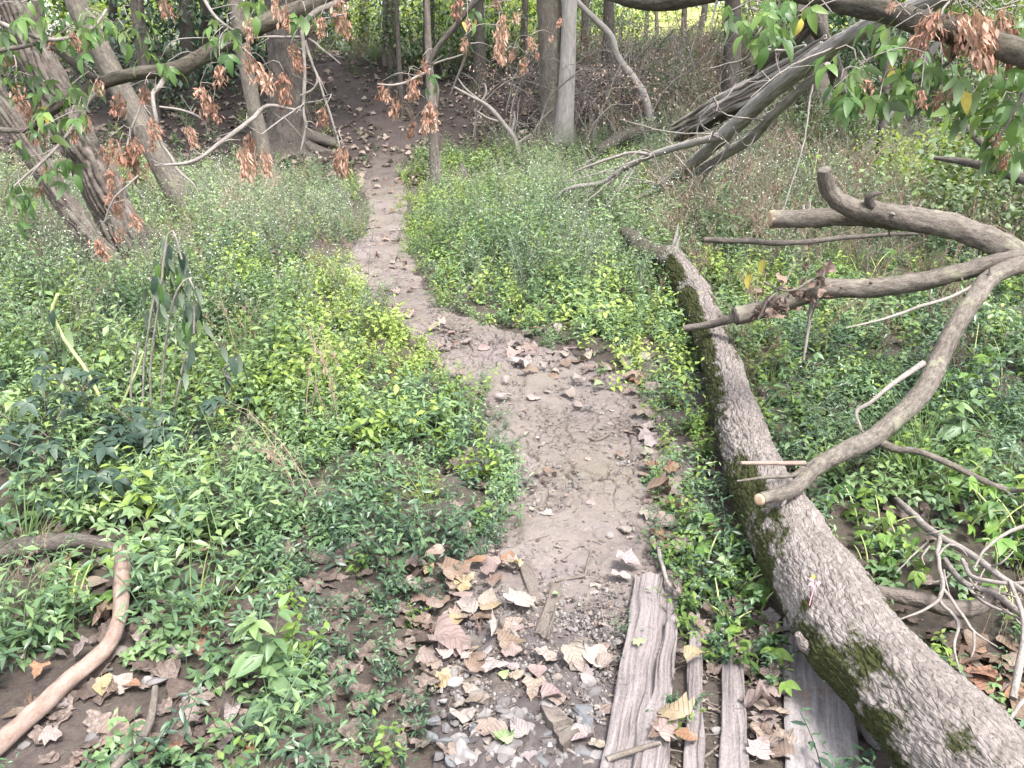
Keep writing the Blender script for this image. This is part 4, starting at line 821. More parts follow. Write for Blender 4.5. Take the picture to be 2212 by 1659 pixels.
lb.limb('branch', TWIG, [(310, 210, 4.0), (290, 262, 3.95), (278, 300, 3.95), (272, 330, 3.9)], [5, 5, 5, 4], 7, 234, .5, shoots=3)
lb.limb('branch', TWIG, [(345, 230, 3.9), (400, 240, 3.9), (440, 260, 3.9), (450, 290, 3.9)], [5, 5, 4, 2], 7, 235, .5, shoots=3)
lb.limb('branch', TWIG, [(300, 380, 3.8), (260, 415, 3.75), (240, 440, 3.75), (225, 480, 3.75)], [5, 4, 4, 2], 7, 236, .5, shoots=2)
lb.limb('branch', TWIG, [(-20, 40, 3.9), (60, 75, 3.9), (130, 85, 3.9), (200, 60, 3.95), (230, 20, 4.0)], [10, 9, 8, 7, 6], 8, 237, .4)
lb.limb('branch', DTWIG, [(-20, 115, 3.9), (50, 100, 3.9), (110, 85, 3.95), (160, 50, 4.0)], [10, 9, 7, 5], 8, 238, .4)
lb.limb('branch', TWIG, [(430, -20, 4.1), (470, 40, 4.05), (520, 78, 4.1)], [8, 7, 6], 8, 239, .3)
lb.clusters([(474, 160, 1.1), (433, 215, 1.5), (402, 290, .9), (313, 205, 1.0), (261, 225, 1.2), (326, 272, 1.0), (282, 340, 1.7), (258, 335, 1.2), (240, 320, 1.1), (220, 330, .8), (34, 215, 1.6), (65, 250, 1.3), (113, 96, 1.1), (155, 90, 1.2), (213, 190, 1.0), (540, 55, 1.0), (598, 17, 1.3), (620, 40, 1.2),
             (529, 140, 1.2), (550, 160, 1.4), (535, 110, .8), (581, 175, 1.0), (612, 180, 1.2), (629, 117, 1.1), (645, 137, .9), (701, 258, 1.2), (735, 345, 1.2), (740, 330, .9), (540, 310, 1.1), (545, 348, 1.5), (519, 337, 1.1), (567, 348, 1.2), (552, 372, 1.0), (292, 315, 1.0), (330, 318, .8), (234, 440, 1.1), (285, 474, .9), (206, 530, .9), (98, 378, .9),
             (82, 416, .9), (350, 5, 1.3), (735, 20, 1.2), (745, 60, 1.0), (694, 50, .8), (15, 130, 1.1), (150, 290, .9), (185, 260, .8), (460, 240, .9), (238, 385, 1.0), (255, 505, .7)], 3.9)
lb.leaves([(60, 35, 9, 38), (150, 50, 10, 38), (215, 40, 7, 30), (20, 75, 7, 25), (60, 160, 6, 30), (100, 215, 6, 26), (170, 190, 5, 20), (70, 300, 7, 24), (30, 400, 7, 26), (120, 350, 6, 22), (60, 430, 5, 18), (160, 270, 4, 20), (485, 45, 5, 20), (470, 85, 4, 14), (330, 130, 5, 22), (560, 8, 4, 20), (655, 30, 4, 15), (280, 60, 6, 26)], 3.9)
mb = Bough('thin_dark_bough', 'thin dark bough with drooping brown seed clusters above the far path', 'bough', tuple(float(a) for a in at(1000, 40, 5.2)))
mb.limb('limb', DARKB, [(1060, -30, 5.2), (1030, 2, 5.2), (970, 70, 5.2), (940, 112, 5.2), (928, 150, 5.2), (945, 190, 5.15), (942, 235, 5.1)], [16, 15, 13, 11, 9, 7, 4], 12, 240, .3, shoots=3)
mb.limb('limb', DARKB, [(1025, -20, 5.3), (1018, 40, 5.3), (1008, 112, 5.3), (990, 160, 5.25), (972, 206, 5.2)], [10, 9, 8, 6, 3], 10, 241, .3, shoots=3)
mb.limb('branch', TWIG, [(929, 150, 5.2), (890, 172, 5.1), (850, 184, 5.05), (815, 182, 5.0)], [7, 6, 5, 3], 8, 242, .4, shoots=3)
mb.limb('branch', TWIG, [(930, 140, 5.2), (960, 130, 5.2), (1000, 118, 5.25)], [5, 4, 3], 7, 243, .4)
mb.clusters([(991, 18, 1.3), (1085, 60, 1.4), (1082, 84, 1.2), (1116, 45, 1.1), (1006, 104, 1.2), (913, 150, 1.2), (905, 175, 1.1), (827, 205, 1.3), (838, 215, 1.1), (857, 232, 1.2), (882, 195, 1.4), (895, 205, 1.2), (927, 248, 1.4), (937, 262, 1.3), (918, 272, 1.1), (893, 280, .9), (880, 300, .7), (1078, 5, 1.1), (1010, 60, 1.0), (1085, 138, 1.0, 6.5), (1110, 128, 1.0, 6.5), (1137, 146, 1.1, 6.5), (1147, 104, 1.2, 6.5), (1160, 130, .9, 6.5), (1195, 100, 1.1, 6.8), (1210, 60, 1.0, 6.8)], 5.1)
mb.leaves([(1040, 20, 5, 18), (1010, 20, 4, 14), (930, 170, 2, 12)], 5.2, .08)
ub = Bough('overhead_bough', 'thick dark mossy bough sweeping across the top right corner', 'bough', tuple(float(a) for a in at(1916, 31, 3.1)))
ub.limb('limb', BOUGHB, [(1230, -60, 4.4), (1336, -12, 4.2), (1422, 4, 4.0), (1500, -8, 3.85), (1600, -28, 3.65), (1700, -28, 3.5), (1754, -14, 3.4), (1830, 6, 3.25), (1916, 26, 3.1), (1985, 44, 3.0), (2053, 58, 2.9), (2122, 82, 2.8), (2212, 117, 2.7), (2330, 170, 2.6)], [30, 32, 36, 38, 40, 42, 42, 44, 47, 50, 52, 56, 60, 64], 30, 250, .15, .12, disp=lumpy(.22, 7, 5))
ub.limb('branch', DTWIG, [(2080, 90, 2.85), (2050, 135, 2.9), (2000, 168, 2.95), (1950, 185, 3.0), (1915, 190, 3.0)], [8, 7, 6, 5, 3], 8, 251, .4, shoots=3)
ub.limb('branch', TWIG, [(1950, 45, 3.05), (1935, 85, 3.05), (1900, 115, 3.1), (1860, 140, 3.1), (1800, 190, 3.1)], [8, 7, 6, 5, 3], 8, 252, .4, shoots=2)
ub.limb('branch', TWIG, [(2260, 150, 2.6), (2215, 200, 2.65), (2180, 260, 2.7), (2150, 310, 2.75)], [8, 7, 6, 4], 8, 253, .4, shoots=2)
ub.limb('branch', TWIG, [(1560, -40, 3.7), (1545, 20, 3.7), (1535, 60, 3.7)], [6, 5, 3], 8, 254, .4)
ub.limb('branch', TWIG, [(1690, -30, 3.5), (1680, 20, 3.5), (1650, 50, 3.5), (1635, 75, 3.5)], [7, 6, 5, 3], 8, 255, .4)
ub.clusters([(2010, 55, 1.1), (2030, 45, 1.2), (2055, 40, 1.2), (2080, 52, 1.3), (2100, 40, 1.1), (2125, 50, 1.2), (2150, 55, 1.4), (2170, 40, 1.2), (2190, 60, 1.1), (2140, 90, 1.0), (2005, 80, .9), (1935, 10, .6), (2035, 205, .8), (2060, 190, .6), (1880, 180, .8), (2120, 130, .8), (1990, 205, .7), (2190, 250, .8), (2160, 300, .8), (2180, 340, .7)], lambda u: 2.85)
ub.leaves([(1850, 130, 9, 26), (1885, 175, 8, 24), (1830, 190, 6, 20), (1960, 115, 7, 22), (2010, 120, 7, 22), (2040, 175, 6, 20), (1980, 170, 5, 18), (2150, 175, 6, 24), (2185, 225, 7, 24), (2150, 290, 6, 24), (2195, 330, 6, 22), (2200, 20, 6, 22), (1660, 15, 6, 20), (1650, 60, 5, 18), (1735, 10, 3, 14), (2120, 20, 3, 16), (2195, 130, 5, 16), (2100, 210, 6, 22), (2130, 240, 6, 22), (2205, 280, 7, 20), (1920, 60, 5, 18), (1570, 15, 3, 12)], lambda u: 2.95, .03)
# ------------------------------------------------------------------ the wood behind
rb_ = np.random.default_rng(23)
def leaf_cloud(r, n, size, fn, mat, aspect=.55, clump=9):
    """many single leaves in little sprays spread through a volume"""
    c = fn(max(1, n // clump)); k = np.repeat(np.arange(len(c)), clump); m = len(k)
    p = c[k] + r.normal(0, size * 1.5, (m, 3)) * [1, 1, .7]
    yaw = r.uniform(0, 6.28, m); pit = r.normal(-.5, .5, m); s = size * r.uniform(.6, 1.3, m)
    d = np.stack([np.cos(yaw) * np.cos(pit), np.sin(yaw) * np.cos(pit), np.sin(pit)], 1); w = np.stack([-np.sin(yaw), np.cos(yaw), r.normal(0, .3, m)], 1)
    A = p; B = p + d * s[:, None] * .5 + w * (s * aspect * .5)[:, None]; Cc = p + d * s[:, None]; D = p + d * s[:, None] * .5 - w * (s * aspect * .5)[:, None]
    V = np.stack([A, B, Cc, D], 1).reshape(-1, 3); q = np.arange(m * 4).reshape(-1, 4)
    cl = r.uniform(0, 1, len(c))[k] * .6 + r.uniform(0, .4, m)
    g = G(); g.add(V, q=q, lt=np.repeat(cl, 4)); return g.mesh('foliage', [mat], smooth=False)
def ell(r, rx, ry, rz, zc=0, hollow=.35):
    def f(n):
        a = r.normal(0, 1, (n * 2, 3)); a /= np.linalg.norm(a, axis=1)[:, None]; a *= (hollow + (1 - hollow) * r.uniform(0, 1, (n * 2, 1)) ** .6)
        nz = vnoise(a[:, 0] * 2.2, a[:, 1] * 2.2, a[:, 2] * 2.2, int(r.integers(0, 999))); a = a[nz > -.28][:n]
        return a * [rx, ry, rz] + [0, 0, zc]
    return f
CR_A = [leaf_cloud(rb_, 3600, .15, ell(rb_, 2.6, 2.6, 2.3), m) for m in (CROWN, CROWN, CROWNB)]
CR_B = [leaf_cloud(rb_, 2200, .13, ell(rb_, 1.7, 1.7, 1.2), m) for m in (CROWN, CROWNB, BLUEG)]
BUSHL = M_leaf('bush_leaf', (.035, .075, .022), (.08, .14, .035), (.16, .22, .06), .5, .4, src='lt')
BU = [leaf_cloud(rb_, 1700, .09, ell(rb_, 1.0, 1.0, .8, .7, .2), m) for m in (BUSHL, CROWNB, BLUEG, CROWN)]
def trunk_only(name, label, mat, u, vb, w, Y, lean=0, group=None, seed=1, top=-140, crown=None, cz=6.5, csc=1.0, limbs=3):
    P = [(u, vb, Y), (u + lean * .35, vb * .6, Y), (u + lean * .7, 0, Y), (u + lean, top, Y)]
    b = at(u, vb, Y); gz = float(H(b[0], b[1])); P = W2(P); P[0][2] = gz - .05; R = np.array([px(w * k, p) / 2 for k, p in zip((1.25, 1, .95, .9), P)])
    tp = P[-1].copy(); tp[2] = gz + 8.5; tp[0] += (P[-1][0] - P[0][0]) * .8; P = np.vstack([P, tp]); R = np.append(R, R[-1] * .55)
    t = empty(name, label, 'tree', group, (float(b[0]), float(b[1]), gz)); g = G(); tube(g, P, R, 16, .12, furrow(R[0] * .10, 8, .08, seed), wob=.12, s=seed); child_world(part('trunk', g, mat, None), t)
    if crown is not None:
        for k in range(limbs):
            g = G(); f = rb_.uniform(.45, .9); p = P[-2] + (P[-1] - P[-2]) * f; a = rb_.uniform(0, 6.28); e = p + np.array([math.cos(a) * 1.6, math.sin(a) * 1.6, rb_.uniform(.2, 1.2)]); tube(g, [p, (p + e) / 2 + [0, 0, .15], e], [R[-1] * .7, R[-1] * .5, .02], 7, .2, wob=.4, s=seed + k); child_world(part('limb', g, mat, None), t)
        crown_part(t, crown, (float(P[-1][0]), float(P[-1][1]), gz + cz), csc, rb_.uniform(0, 6.28))
    return t
BT = [(405, 152, 30, 17, -6, 'dark straight trunk behind the dark bough, left of two', DARKB), (441, 150, 26, 18, 8, 'dark straight trunk behind the dark bough, right of two', DARKB), (310, 118, 28, 16, -22, 'grey leaning trunk behind the bough at left', OLDB), (668, 130, 30, 22, 4, 'dark trunk beside the old rooted tree', DARKB),
      (843, 128, 32, 20, -4, 'broad dark trunk directly above the far path', OLDB), (866, 178, 10, 16, -14, 'very thin dark trunk right of the far path', DARKB), (926, 130, 26, 19, 2, 'straight dark trunk behind the thin bough', DARKB), (1037, 155, 26, 18, -8, 'dark trunk leaning slightly, right of the thin bough', DARKB), (785, 100, 22, 24, 4, 'pale distant trunk left of the broad dark one', SMOOTHB),
      (1000, 108, 20, 23, 6, 'distant trunk between the thin boughs', OLDB), (1085, 100, 18, 25, -10, 'distant trunk left of the forked tree', OLDB), (1262, 110, 18, 21, 4, 'slim trunk just right of the forked tree', OLDB), (1312, 122, 24, 18, 3, 'dark trunk behind the crooked sapling', DARKB), (1478, 100, 13, 24, 0, 'slim dark trunk against the bright field', DARKB),
      (1506, 92, 14, 25, 26, 'slim trunk leaning right against the bright field', DARKB), (1582, 165, 36, 15.5, 2, 'thick dark trunk above the shredded trunk', DARKB), (1420, 84, 9, 26, -4, 'thin pole of a tree in front of the bright field', OLDB), (1652, 70, 10, 26, 2, 'thin tree at the edge of the bright field', DARKB), (1395, 80, 10, 27, 5, 'thin tree against the bright field beside the sapling', OLDB),
      (1690, 96, 15, 22, -8, 'slim trunk behind the hanging green leaves', DARKB), (1730, 110, 22, 21, 0, 'dark trunk left of the stout grey trunk', OLDB), (2000, 150, 14, 17, 2, 'slim grey trunk behind the hanging green leaves at right', OLDB), (2090, 130, 18, 19, -6, 'dim trunk behind the thick overhead bough', OLDB), (1912, 300, 16, 11.5, 4, 'narrow dark trunk in the right meadow', DARKB),
      (90, 190, 26, 15, -14, 'dim trunk behind the leaning trees', OLDB), (715, 110, 16, 25, 4, 'thin far trunk right of the old rooted tree', OLDB), (960, 100, 12, 27, -2, 'thin far trunk under the thin bough', OLDB), (1130, 130, 16, 21, 6, 'trunk half hidden by seed clusters left of the forked tree', OLDB), (250, 130, 20, 20, -10, 'dim trunk in the leafy upper left', DARKB), (545, 120, 20, 22, 3, 'far dark trunk behind the slender pinkish trunk', DARKB)]
for k, (u, vb, w, Y, lean, lb_, m) in enumerate(BT): trunk_only('forest_tree', lb_, m, u, vb, w, Y, lean, 'trees of the wood behind', 300 + k * 3, crown=CR_A[k % 3] if Y < 18.6 else None, cz=rb_.uniform(6.2, 7.8), csc=rb_.uniform(.9, 1.3))  # crowns above the view, kept on the nearer trees to shade the hill
def bush(name, label, u, v, Y, me, sc, group, z=None, cat='shrub'):
    b = at(u, v, Y); gz = float(H(b[0], b[1])); t = empty(name, label, cat, group, (float(b[0]), float(b[1]), gz)); g = G()
    for k in range(5):
        a = rb_.uniform(0, 6.28); r_ = rb_.uniform(.1, .45) * (sc if np.isscalar(sc) else sc[0]); h = (sc if np.isscalar(sc) else sc[2]) * rb_.uniform(.7, 1.3); p0 = np.array([b[0], b[1], gz - .03]); e = p0 + [math.cos(a) * r_, math.sin(a) * r_, h]; stem(g, [p0, (p0 + e) / 2 + [r_ * .1, 0, 0], e], .018, .5, 0, 5)
    child_world(part('stem', g, DTWIG, None), t); crown_part(t, me, (float(b[0]), float(b[1]), gz), sc, rb_.uniform(0, 6.28), 'foliage'); return t
SB = [(350, 100, 17, 2, 1.5, 'dark blue green shrub behind the dark bough'), (430, 95, 19, 2, 1.6, 'dark green shrub between the two straight trunks'), (500, 110, 20, 2, 1.5, 'dark shrub left of the old rooted tree'), (760, 95, 24, 1, 1.2, 'yellow green shrub on the crest left of the far path'), (700, 90, 23, 2, 1.6, 'dark shrub on the crest right of the old tree'),
      (805, 105, 26, 1, 1.0, 'bright low shrub at the top of the far path'), (890, 110, 20, 0, 1.2, 'leafy shrub right of the broad dark trunk'), (960, 120, 19, 0, 1.2, 'green shrub under the thin bough'), (1060, 110, 21, 3, 1.3, 'shrub left of the forked tree'), (1110, 85, 25, 1, 1.6, 'bright shrub behind the seed clusters at centre'), (1010, 60, 26, 1, 1.8, 'tall bright bush between the thin boughs'), (1270, 100, 24, 0, 1.1, 'shrub just right of the forked tree'),
      (1340, 105, 21, 3, .8, 'low shrub behind the crooked sapling'), (1620, 110, 20, 3, .8, 'low shrub behind the shredded trunk'), (1700, 110, 19, 0, 1.2, 'shrub behind the hanging green leaves'), (1830, 100, 20, 2, 1.8, 'dense blue green shrub beyond the leaning dead tree'), (1900, 120, 17, 2, 1.4, 'blue green shrub right of the stout grey trunk'), (1980, 130, 19, 0, 1.7, 'tall shrub under the overhead bough'),
      (2070, 140, 18, 0, 1.5, 'leafy shrub at the right behind the bough'), (2160, 150, 16, 3, 1.4, 'green shrub near the right edge'), (2215, 230, 12, 0, 1.2, 'shrub at the right edge above the mossy branch'), (40, 200, 17, 3, 1.4, 'shrub at the far left edge'), (620, 60, 30, 1, 1.8, 'far bright bush left of the crest'), (330, 60, 30, 1, 2.0, 'far bright bush with sky showing through'),
      (1760, 60, 28, 0, 2.2, 'far tall bush behind the dark leaning trunk'), (2110, 80, 26, 3, 2.4, 'far tall bush behind the overhead bough'), (930, 60, 32, 1, 2.2, 'far backlit bush behind the straight dark trunk'), (1150, 50, 34, 0, 2.2, 'far bush behind the forked tree'),
      (215, 70, 24, 1, 1.4, 'bright backlit shrub behind the upper left leaves'), (400, 60, 26, 1, 1.6, 'backlit shrub between the dark straight trunks'), (480, 40, 27, 1, 1.7, 'bright shrub above the dark bough'), (845, 60, 29, 1, 1.7, 'backlit shrub behind the broad dark trunk'), (990, 90, 23, 1, 1.1, 'yellow green shrub left of the leaning dark trunk'), (1085, 60, 28, 1, 1.9, 'bright tall shrub left of the forked tree'), (1290, 60, 29, 1, 1.5, 'bright shrub right of the forked tree'), (1560, 60, 31, 1, 1.2, 'bright shrub left of the thick dark trunk'), (1660, 50, 27, 1, 1.4, 'bright shrub at the edge of the field'), (1950, 90, 24, 1, 1.6, 'backlit shrub under the overhead bough'), (2060, 100, 22, 1, 1.5, 'yellow green shrub beyond the overhead bough')]
SB += [(2190, 300, 7.6, 0, .75, 'leafy yellow green shrub low at the right edge'), (2120, 230, 9.0, 1, .8, 'bright shrub behind the mossy dead branch'), (2225, 180, 8.5, 3, .9, 'green shrub high at the right edge'), (1830, 150, 13.5, 0, .8, 'green shrub behind the slanting pale trunk'), (1950, 230, 11.0, 1, .55, 'small bright shrub in the right meadow')]
for u, v, Y, k, sc, lb_ in SB: bush('shrub', lb_, u, v, Y, BU[k], (sc, sc, sc * rb_.uniform(.85, 1.15)), 'shrubs of the wood behind')
for t_, u_, Y_, z_, s_ in ((t_old, 600, yb, 8.2, 1.25), (tc, 1185, yc, 8.6, 1.2), (bpy.data.objects['slender_tree'], 500, y4, 7.6, .9)):
    p_ = at(u_, 0, Y_); crown_part(t_, CR_A[0], (float(p_[0]), float(Y_), z_), s_, rb_.uniform(0, 6.28))  # unseen crowns added overhead to darken the slope and left side
# distant tree line closing the view
for k in range(16):
    Y = rb_.uniform(40, 66); u = -200 + k * 166 + rb_.normal(0, 30)
    if 1330 < u < 1760: Y = rb_.uniform(95, 130)
    b = at(u, 100, Y); gz = float(H(b[0], b[1])); t = empty('far_tree', 'distant leafy tree closing the view behind the wood', 'tree', 'distant trees beyond the wood', (float(b[0]), float(b[1]), gz))
    g = G(); r_ = rb_.uniform(.12, .22); tube(g, [(b[0], b[1], gz - .1), (b[0] + .2, b[1], gz + 2.5), (b[0] + .1, b[1], gz + 6)], [r_ * 1.2, r_, r_ * .5], 9, .4, wob=.2, s=k); child_world(part('trunk', g, DARKB, None), t)
    s_ = rb_.uniform(1.1, 1.6) * (1.6 if Y > 90 else 1); crown_part(t, CR_A[2 if k % 2 else k % 3], (float(b[0]), float(b[1]), gz + 3.2 * s_), s_, rb_.uniform(0, 6.28)); crown_part(t, CR_B[1], (float(b[0]) + rb_.normal(0, 1.5), float(b[1]), gz + 1.3), 1.2 * s_, rb_.uniform(0, 6.28), 'lower_crown')
# dead twig thickets on the right of the hill
def thicket(r, n, L):
    g = G()
    for k in range(n):
        P = arc(r.uniform(0, 6.28), r.uniform(*L), r.uniform(0, .5), r.uniform(.4, 1.7), 6, (r.normal(0, .25), r.normal(0, .25), -.02)); P[1:] += r.normal(0, .03, (6, 3)) if len(P) == 7 else r.normal(0, .03, (len(P) - 1, 3)); stem(g, P, r.uniform(.008, .015), r.uniform(0, 1), 0, 4)
        for j in range(7):
            p = P[r.integers(1, len(P))]; Q = arc(r.uniform(0, 6.28), r.uniform(.15, .5), r.uniform(.3, 1.6), r.uniform(.3, 1.9), 4, p); Q[1:] += r.normal(0, .015, (len(Q) - 1, 3)); stem(g, Q, .0062, r.uniform(0, 1), 0, 3)
    return g.mesh('twigs', [THKM])
THKM = M_bark('bleached_twig', (.06, .052, .048), (.14, .122, .112), (.25, .225, .21), 2, .3, .2)
def withes(r, n, L):
    g = G()
    for k in range(n):
        P = arc(r.uniform(0, 6.28), r.uniform(*L), r.uniform(0, .6), r.uniform(.5, 1.9), 9, (r.normal(0, .35), r.normal(0, .35), -.02)); P[1:] += np.cumsum(r.normal(0, .022, (len(P) - 1, 3)), 0); stem(g, P, r.uniform(.009, .02), r.uniform(0, 1), 0, 5)
        for j in range(5):
            p = P[r.integers(2, len(P))]; Q = arc(r.uniform(0, 6.28), r.uniform(.25, .9), r.uniform(.2, 1.5), r.uniform(.5, 2.2), 6, p); Q[1:] += np.cumsum(r.normal(0, .02, (len(Q) - 1, 3)), 0); stem(g, Q, .0068, r.uniform(0, 1), 0, 4)
            if j < 3: p2 = Q[r.integers(2, len(Q))]; Q2 = arc(r.uniform(0, 6.28), r.uniform(.12, .4), r.uniform(.3, 1.6), r.uniform(.5, 2.2), 4, p2); stem(g, Q2, .0045, r.uniform(0, 1), 0, 3)
    return g.mesh('twigs', [THKM])
THK = [withes(rb_, 6, (1.1, 2.6)) for _ in range(4)]
DEADL = M_leaf('withered_leaf', (.22, .11, .085), (.36, .21, .17), (.48, .33, .28), .8, .2, src='lt')
WITH = [leaf_cloud(rb_, 180, .06, ell(rb_, .7, .7, .6, .8), DEADL, .5, 5) for _ in range(2)]
TH = [(1285, 215, 'dead twiggy bush beside the forked tree'), (1330, 235, 'dead twiggy bush under the crooked sapling'), (1380, 175, 'dead twiggy bush behind the crooked sapling'), (1440, 215, 'dead twiggy bush in front of the bright field'), (1480, 165, 'pale dead bush below the slim dark trunks'), (1530, 190, 'dead bush left of the thick dark trunk'), (1250, 290, 'dead twiggy bush at the foot of the hill'), (1350, 320, 'tangled dead twigs around the rotten log'), (1300, 160, 'dead bush behind the forked tree'), (1560, 250, 'dead bush below the shredded trunk'), (1640, 170, 'dead bush behind the shredded trunk'), (1100, 250, 'dead twigs left of the forked tree'), (1160, 200, 'thin dead bush left of the forked tree trunk'), (1430, 290, 'dead twigs near the bright dead shoot'), (2010, 250, 'dead twigs right of the slanting pale trunk'), (2140, 280, 'dead twigs near the right edge'), (1520, 330, 'dead twigs under the leaning dead tree'), (1050, 300, 'low dead twigs right of the path on the hill'),
      (1270, 250, 'bleached dead bush below the twin stem'), (1400, 130, 'bleached dead bush high beside the crooked sapling'), (1460, 130, 'bleached twigs under the slim dark trunks'), (1530, 125, 'bleached twigs below the slanting slim trunk'), (1620, 130, 'bleached twigs right of the thick dark trunk'), (1500, 240, 'bleached dead bush left of the torn fibres'), (1420, 250, 'bleached dead bush above the rotten log'), (1320, 280, 'bleached twigs before the rotten log'), (1220, 240, 'bleached twigs crossing the forked tree foot'), (2080, 220, 'bleached twigs under the hanging leaves at right')]
for k, (u, v, lb_) in enumerate(TH):
    b = gp(u, v); t = empty('dead_bush', lb_, 'dead bush', 'dead twiggy bushes on the slope', tuple(float(a) for a in b)); s_ = rb_.uniform(.6, 1.0); crown_part(t, THK[k % 4], tuple(float(a) for a in b), s_, rb_.uniform(0, 6.28), 'twigs')
    crown_part(t, WITH[k % 2], tuple(float(a) for a in b), s_, rb_.uniform(0, 6.28), 'withered_leaves')
# ------------------------------------------------------------------ ground cover
rp = np.random.default_rng(11)
P_SMART = [plant(rp, rp.integers(4, 7), (.13, .27), (.5, 1.3), .047, .0135, .0205, 'lance', [SMART], n=3) for _ in range(6)]
P_BRIGHT = [plant(rp, rp.integers(4, 7), (.10, .24), (.4, 1.1), .046, .023, .026, 'ovate', [BRIGHT], n=3) for _ in range(5)]
P_ASTER = [plant(rp, rp.integers(5, 8), (.25, .5), (.2, .9), .036, .009, .026, 'lance', [ASTER, PETAL], n=2, spread=.06, flowers=2) for _ in range(5)]
P_HERB = [plant(rp, rp.integers(5, 8), (.18, .38), (.2, 1.0), .055, .026, .034, 'ovate', [CREEP], n=2, spread=.06) for _ in range(5)]
P_CREEP = [plant(rp, rp.integers(3, 6), (.06, .16), (.6, 1.5), .036, .022, .024, 'ovate', [CREEP], n=2, tri=True) for _ in range(5)]
P_BIG = [plant(rp, 3, (.14, .28), (.3, 1.0), .085, .036, .07, 'ovate', [CREEP], n=4, tri=True) for _ in range(4)]
P_GRASS = [grass_tuft(rp, 26, (.14, .34), [GRASSM]) for _ in range(4)]
P_DEAD = [dead_stalks(rp, 6, (.25, .55), [DEADP]) for _ in range(4)]
def logd(x, y): return np.min(np.hypot(x[:, None] - LOGL[None, :, 0], y[:, None] - LOGL[None, :, 1]), 1)
PLK = [[(1292, 2100), (1445, 2100), (1471, 1240), (1376, 1234)], [(1473, 2100), (1526, 2100), (1514, 1322), (1490, 1322)], [(1551, 2100), (1622, 2100), (1604, 1413), (1562, 1413)], [(1699, 2100), (1860, 2100), (1822, 1335), (1690, 1330)], [(1455, 2100), (1700, 2100), (1690, 1520), (1470, 1430)]]
def plankmask(u, v):
    out = np.zeros(np.shape(u), bool)
    for P in PLK:
        ins = np.zeros(np.shape(u), bool)
        for i in range(4):
            (x1, y1_), (x2, y2_) = P[i], P[i - 1]
            if y1_ == y2_: continue
            ins ^= ((y1_ > v) != (y2_ > v)) & (u < (x2 - x1) * (v - y1_) / (y2_ - y1_) + x1)
        out |= ins
    return out
def cover():
    n = 330000; r = rp
    ang = r.uniform(-.66, .66, n); y = 1.25 * np.exp(r.uniform(0, 1, n) * math.log(27 / 1.25)); x = y * np.tan(ang) * 1.05
    z = H(x, y); u, v, dep = proj(np.stack([x, y, z], 1)); keep = (u > -260) & (u < 2470) & (v < 1950) & (dep > .5)
    x, y, z, u, v, dep = (a[keep] for a in (x, y, z, u, v, dep))
    pd = pathd(x, y); big = vnoise(x * .55, y * .55, s=41); mid = vnoise(x * 1.7, y * 1.7, s=42); ld = logd(x, y)
    side = np.where(u < np.interp(v, [120, 400, 560, 700, 830, 1000, 1659], [720, 825, 815, 940, 1205, 1260, 1150]), -1, 1)
    right = u > np.interp(v, [500, 700, 900, 1100, 1300, 1659], [1400, 1530, 1590, 1680, 1830, 2150])      # beyond the fallen trunk
    near = 1 - sstep(6, 11, y)
    dens = 1 - .45 * sstep(.05, .6, vnoise(x * 2.1, y * 2.1, s=46))
    # litter and bare soil
    bare = np.zeros(len(x))
    bare = np.maximum(bare, sstep(1180, 1450, v) * (1 - sstep(250, 560, u)) * .28)
    bare = np.maximum(bare, sstep(1080, 1200, v) * (1 - sstep(240, 420, u)) * .6)
    bare = np.maximum(bare, sstep(1150, 1260, v) * sstep(900 + .0 * v, 1000, u) * (side < 0) * .93)
    bare = np.maximum(bare, sstep(720, 760, v) * (1 - sstep(830, 900, v)) * (side > 0) * (~right) * (u < 1420) * .7)
    bare = np.maximum(bare, right * sstep(1180, 1300, v) * .82)
    bare = np.maximum(bare, right * sstep(900, 1100, v) * .25)
    hill = np.maximum(sstep(.22, .6, z) * (1 - sstep(1250, 1500, u) * (1 - sstep(150, 60, v))), sstep(385, 350, v + 25 * mid) * (u < 830)); hill = np.maximum(hill, sstep(350, 310, v + 25 * mid) * (u > 860) * (u < 1240))
    bare = np.maximum(bare, hill * np.where(v > 150, .93, .4))
    bare = np.maximum(bare, .35 * sstep(.35, .7, mid) * near * sstep(1050, 1200, v))
    gap = .12 + .88 * sstep(-.03, .06, pd + .06 * mid)
    dens = dens * (1 - bare) * gap * (pd > np.where(y > 6.5, -.10, -.03)) * (ld > np.where(y > 3.9, .075, .105)) * (~plankmask(u, v))
    dens[(v > 1330) & (u > 950) & (u < 1330) & (pd < .25)] *= .25
    for S_, wd in ((STK, .07), (DBR, .09)):                          # kept clear so the sticks show
        sd_ = np.min(np.hypot(x[:, None] - S_[None, :, 0], (y[:, None] - S_[None, :, 1]) + .05), 1); dens = dens * sstep(wd * .6, wd * 1.5, sd_)
    # species
    K = len(x); names = ['smart', 'bright', 'aster', 'herb', 'creep', 'big', 'grass', 'dead']; W = np.full((K, 8), .02)
    L = side < 0
    def add(c, **w):
        for k_, a_ in w.items(): W[:, names.index(k_)] += np.where(c, 1, 0) * a_ if np.ndim(a_) == 0 else np.where(c, a_, 0)
    up = sstep(900, 640, v); pathside = np.exp(-np.clip(pd, 0, 9) / .9)
    add(L & (v > 820), smart=np.interp(v, [820, 1150], [1.0, 2.2]), bright=np.interp(v, [820, 1150], [1.0, .15]), herb=np.interp(v, [820, 1150], [.8, .15]), creep=.4, grass=.08, dead=.05)
    add(L & (v > 1080) & (u < 520), creep=1.1, grass=.12)
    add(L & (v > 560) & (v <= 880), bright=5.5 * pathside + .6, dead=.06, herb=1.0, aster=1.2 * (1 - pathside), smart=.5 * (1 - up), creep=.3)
    add(L & (v > 400) & (v <= 600), aster=2.2, herb=.8, bright=.25, dead=.28, grass=.1)
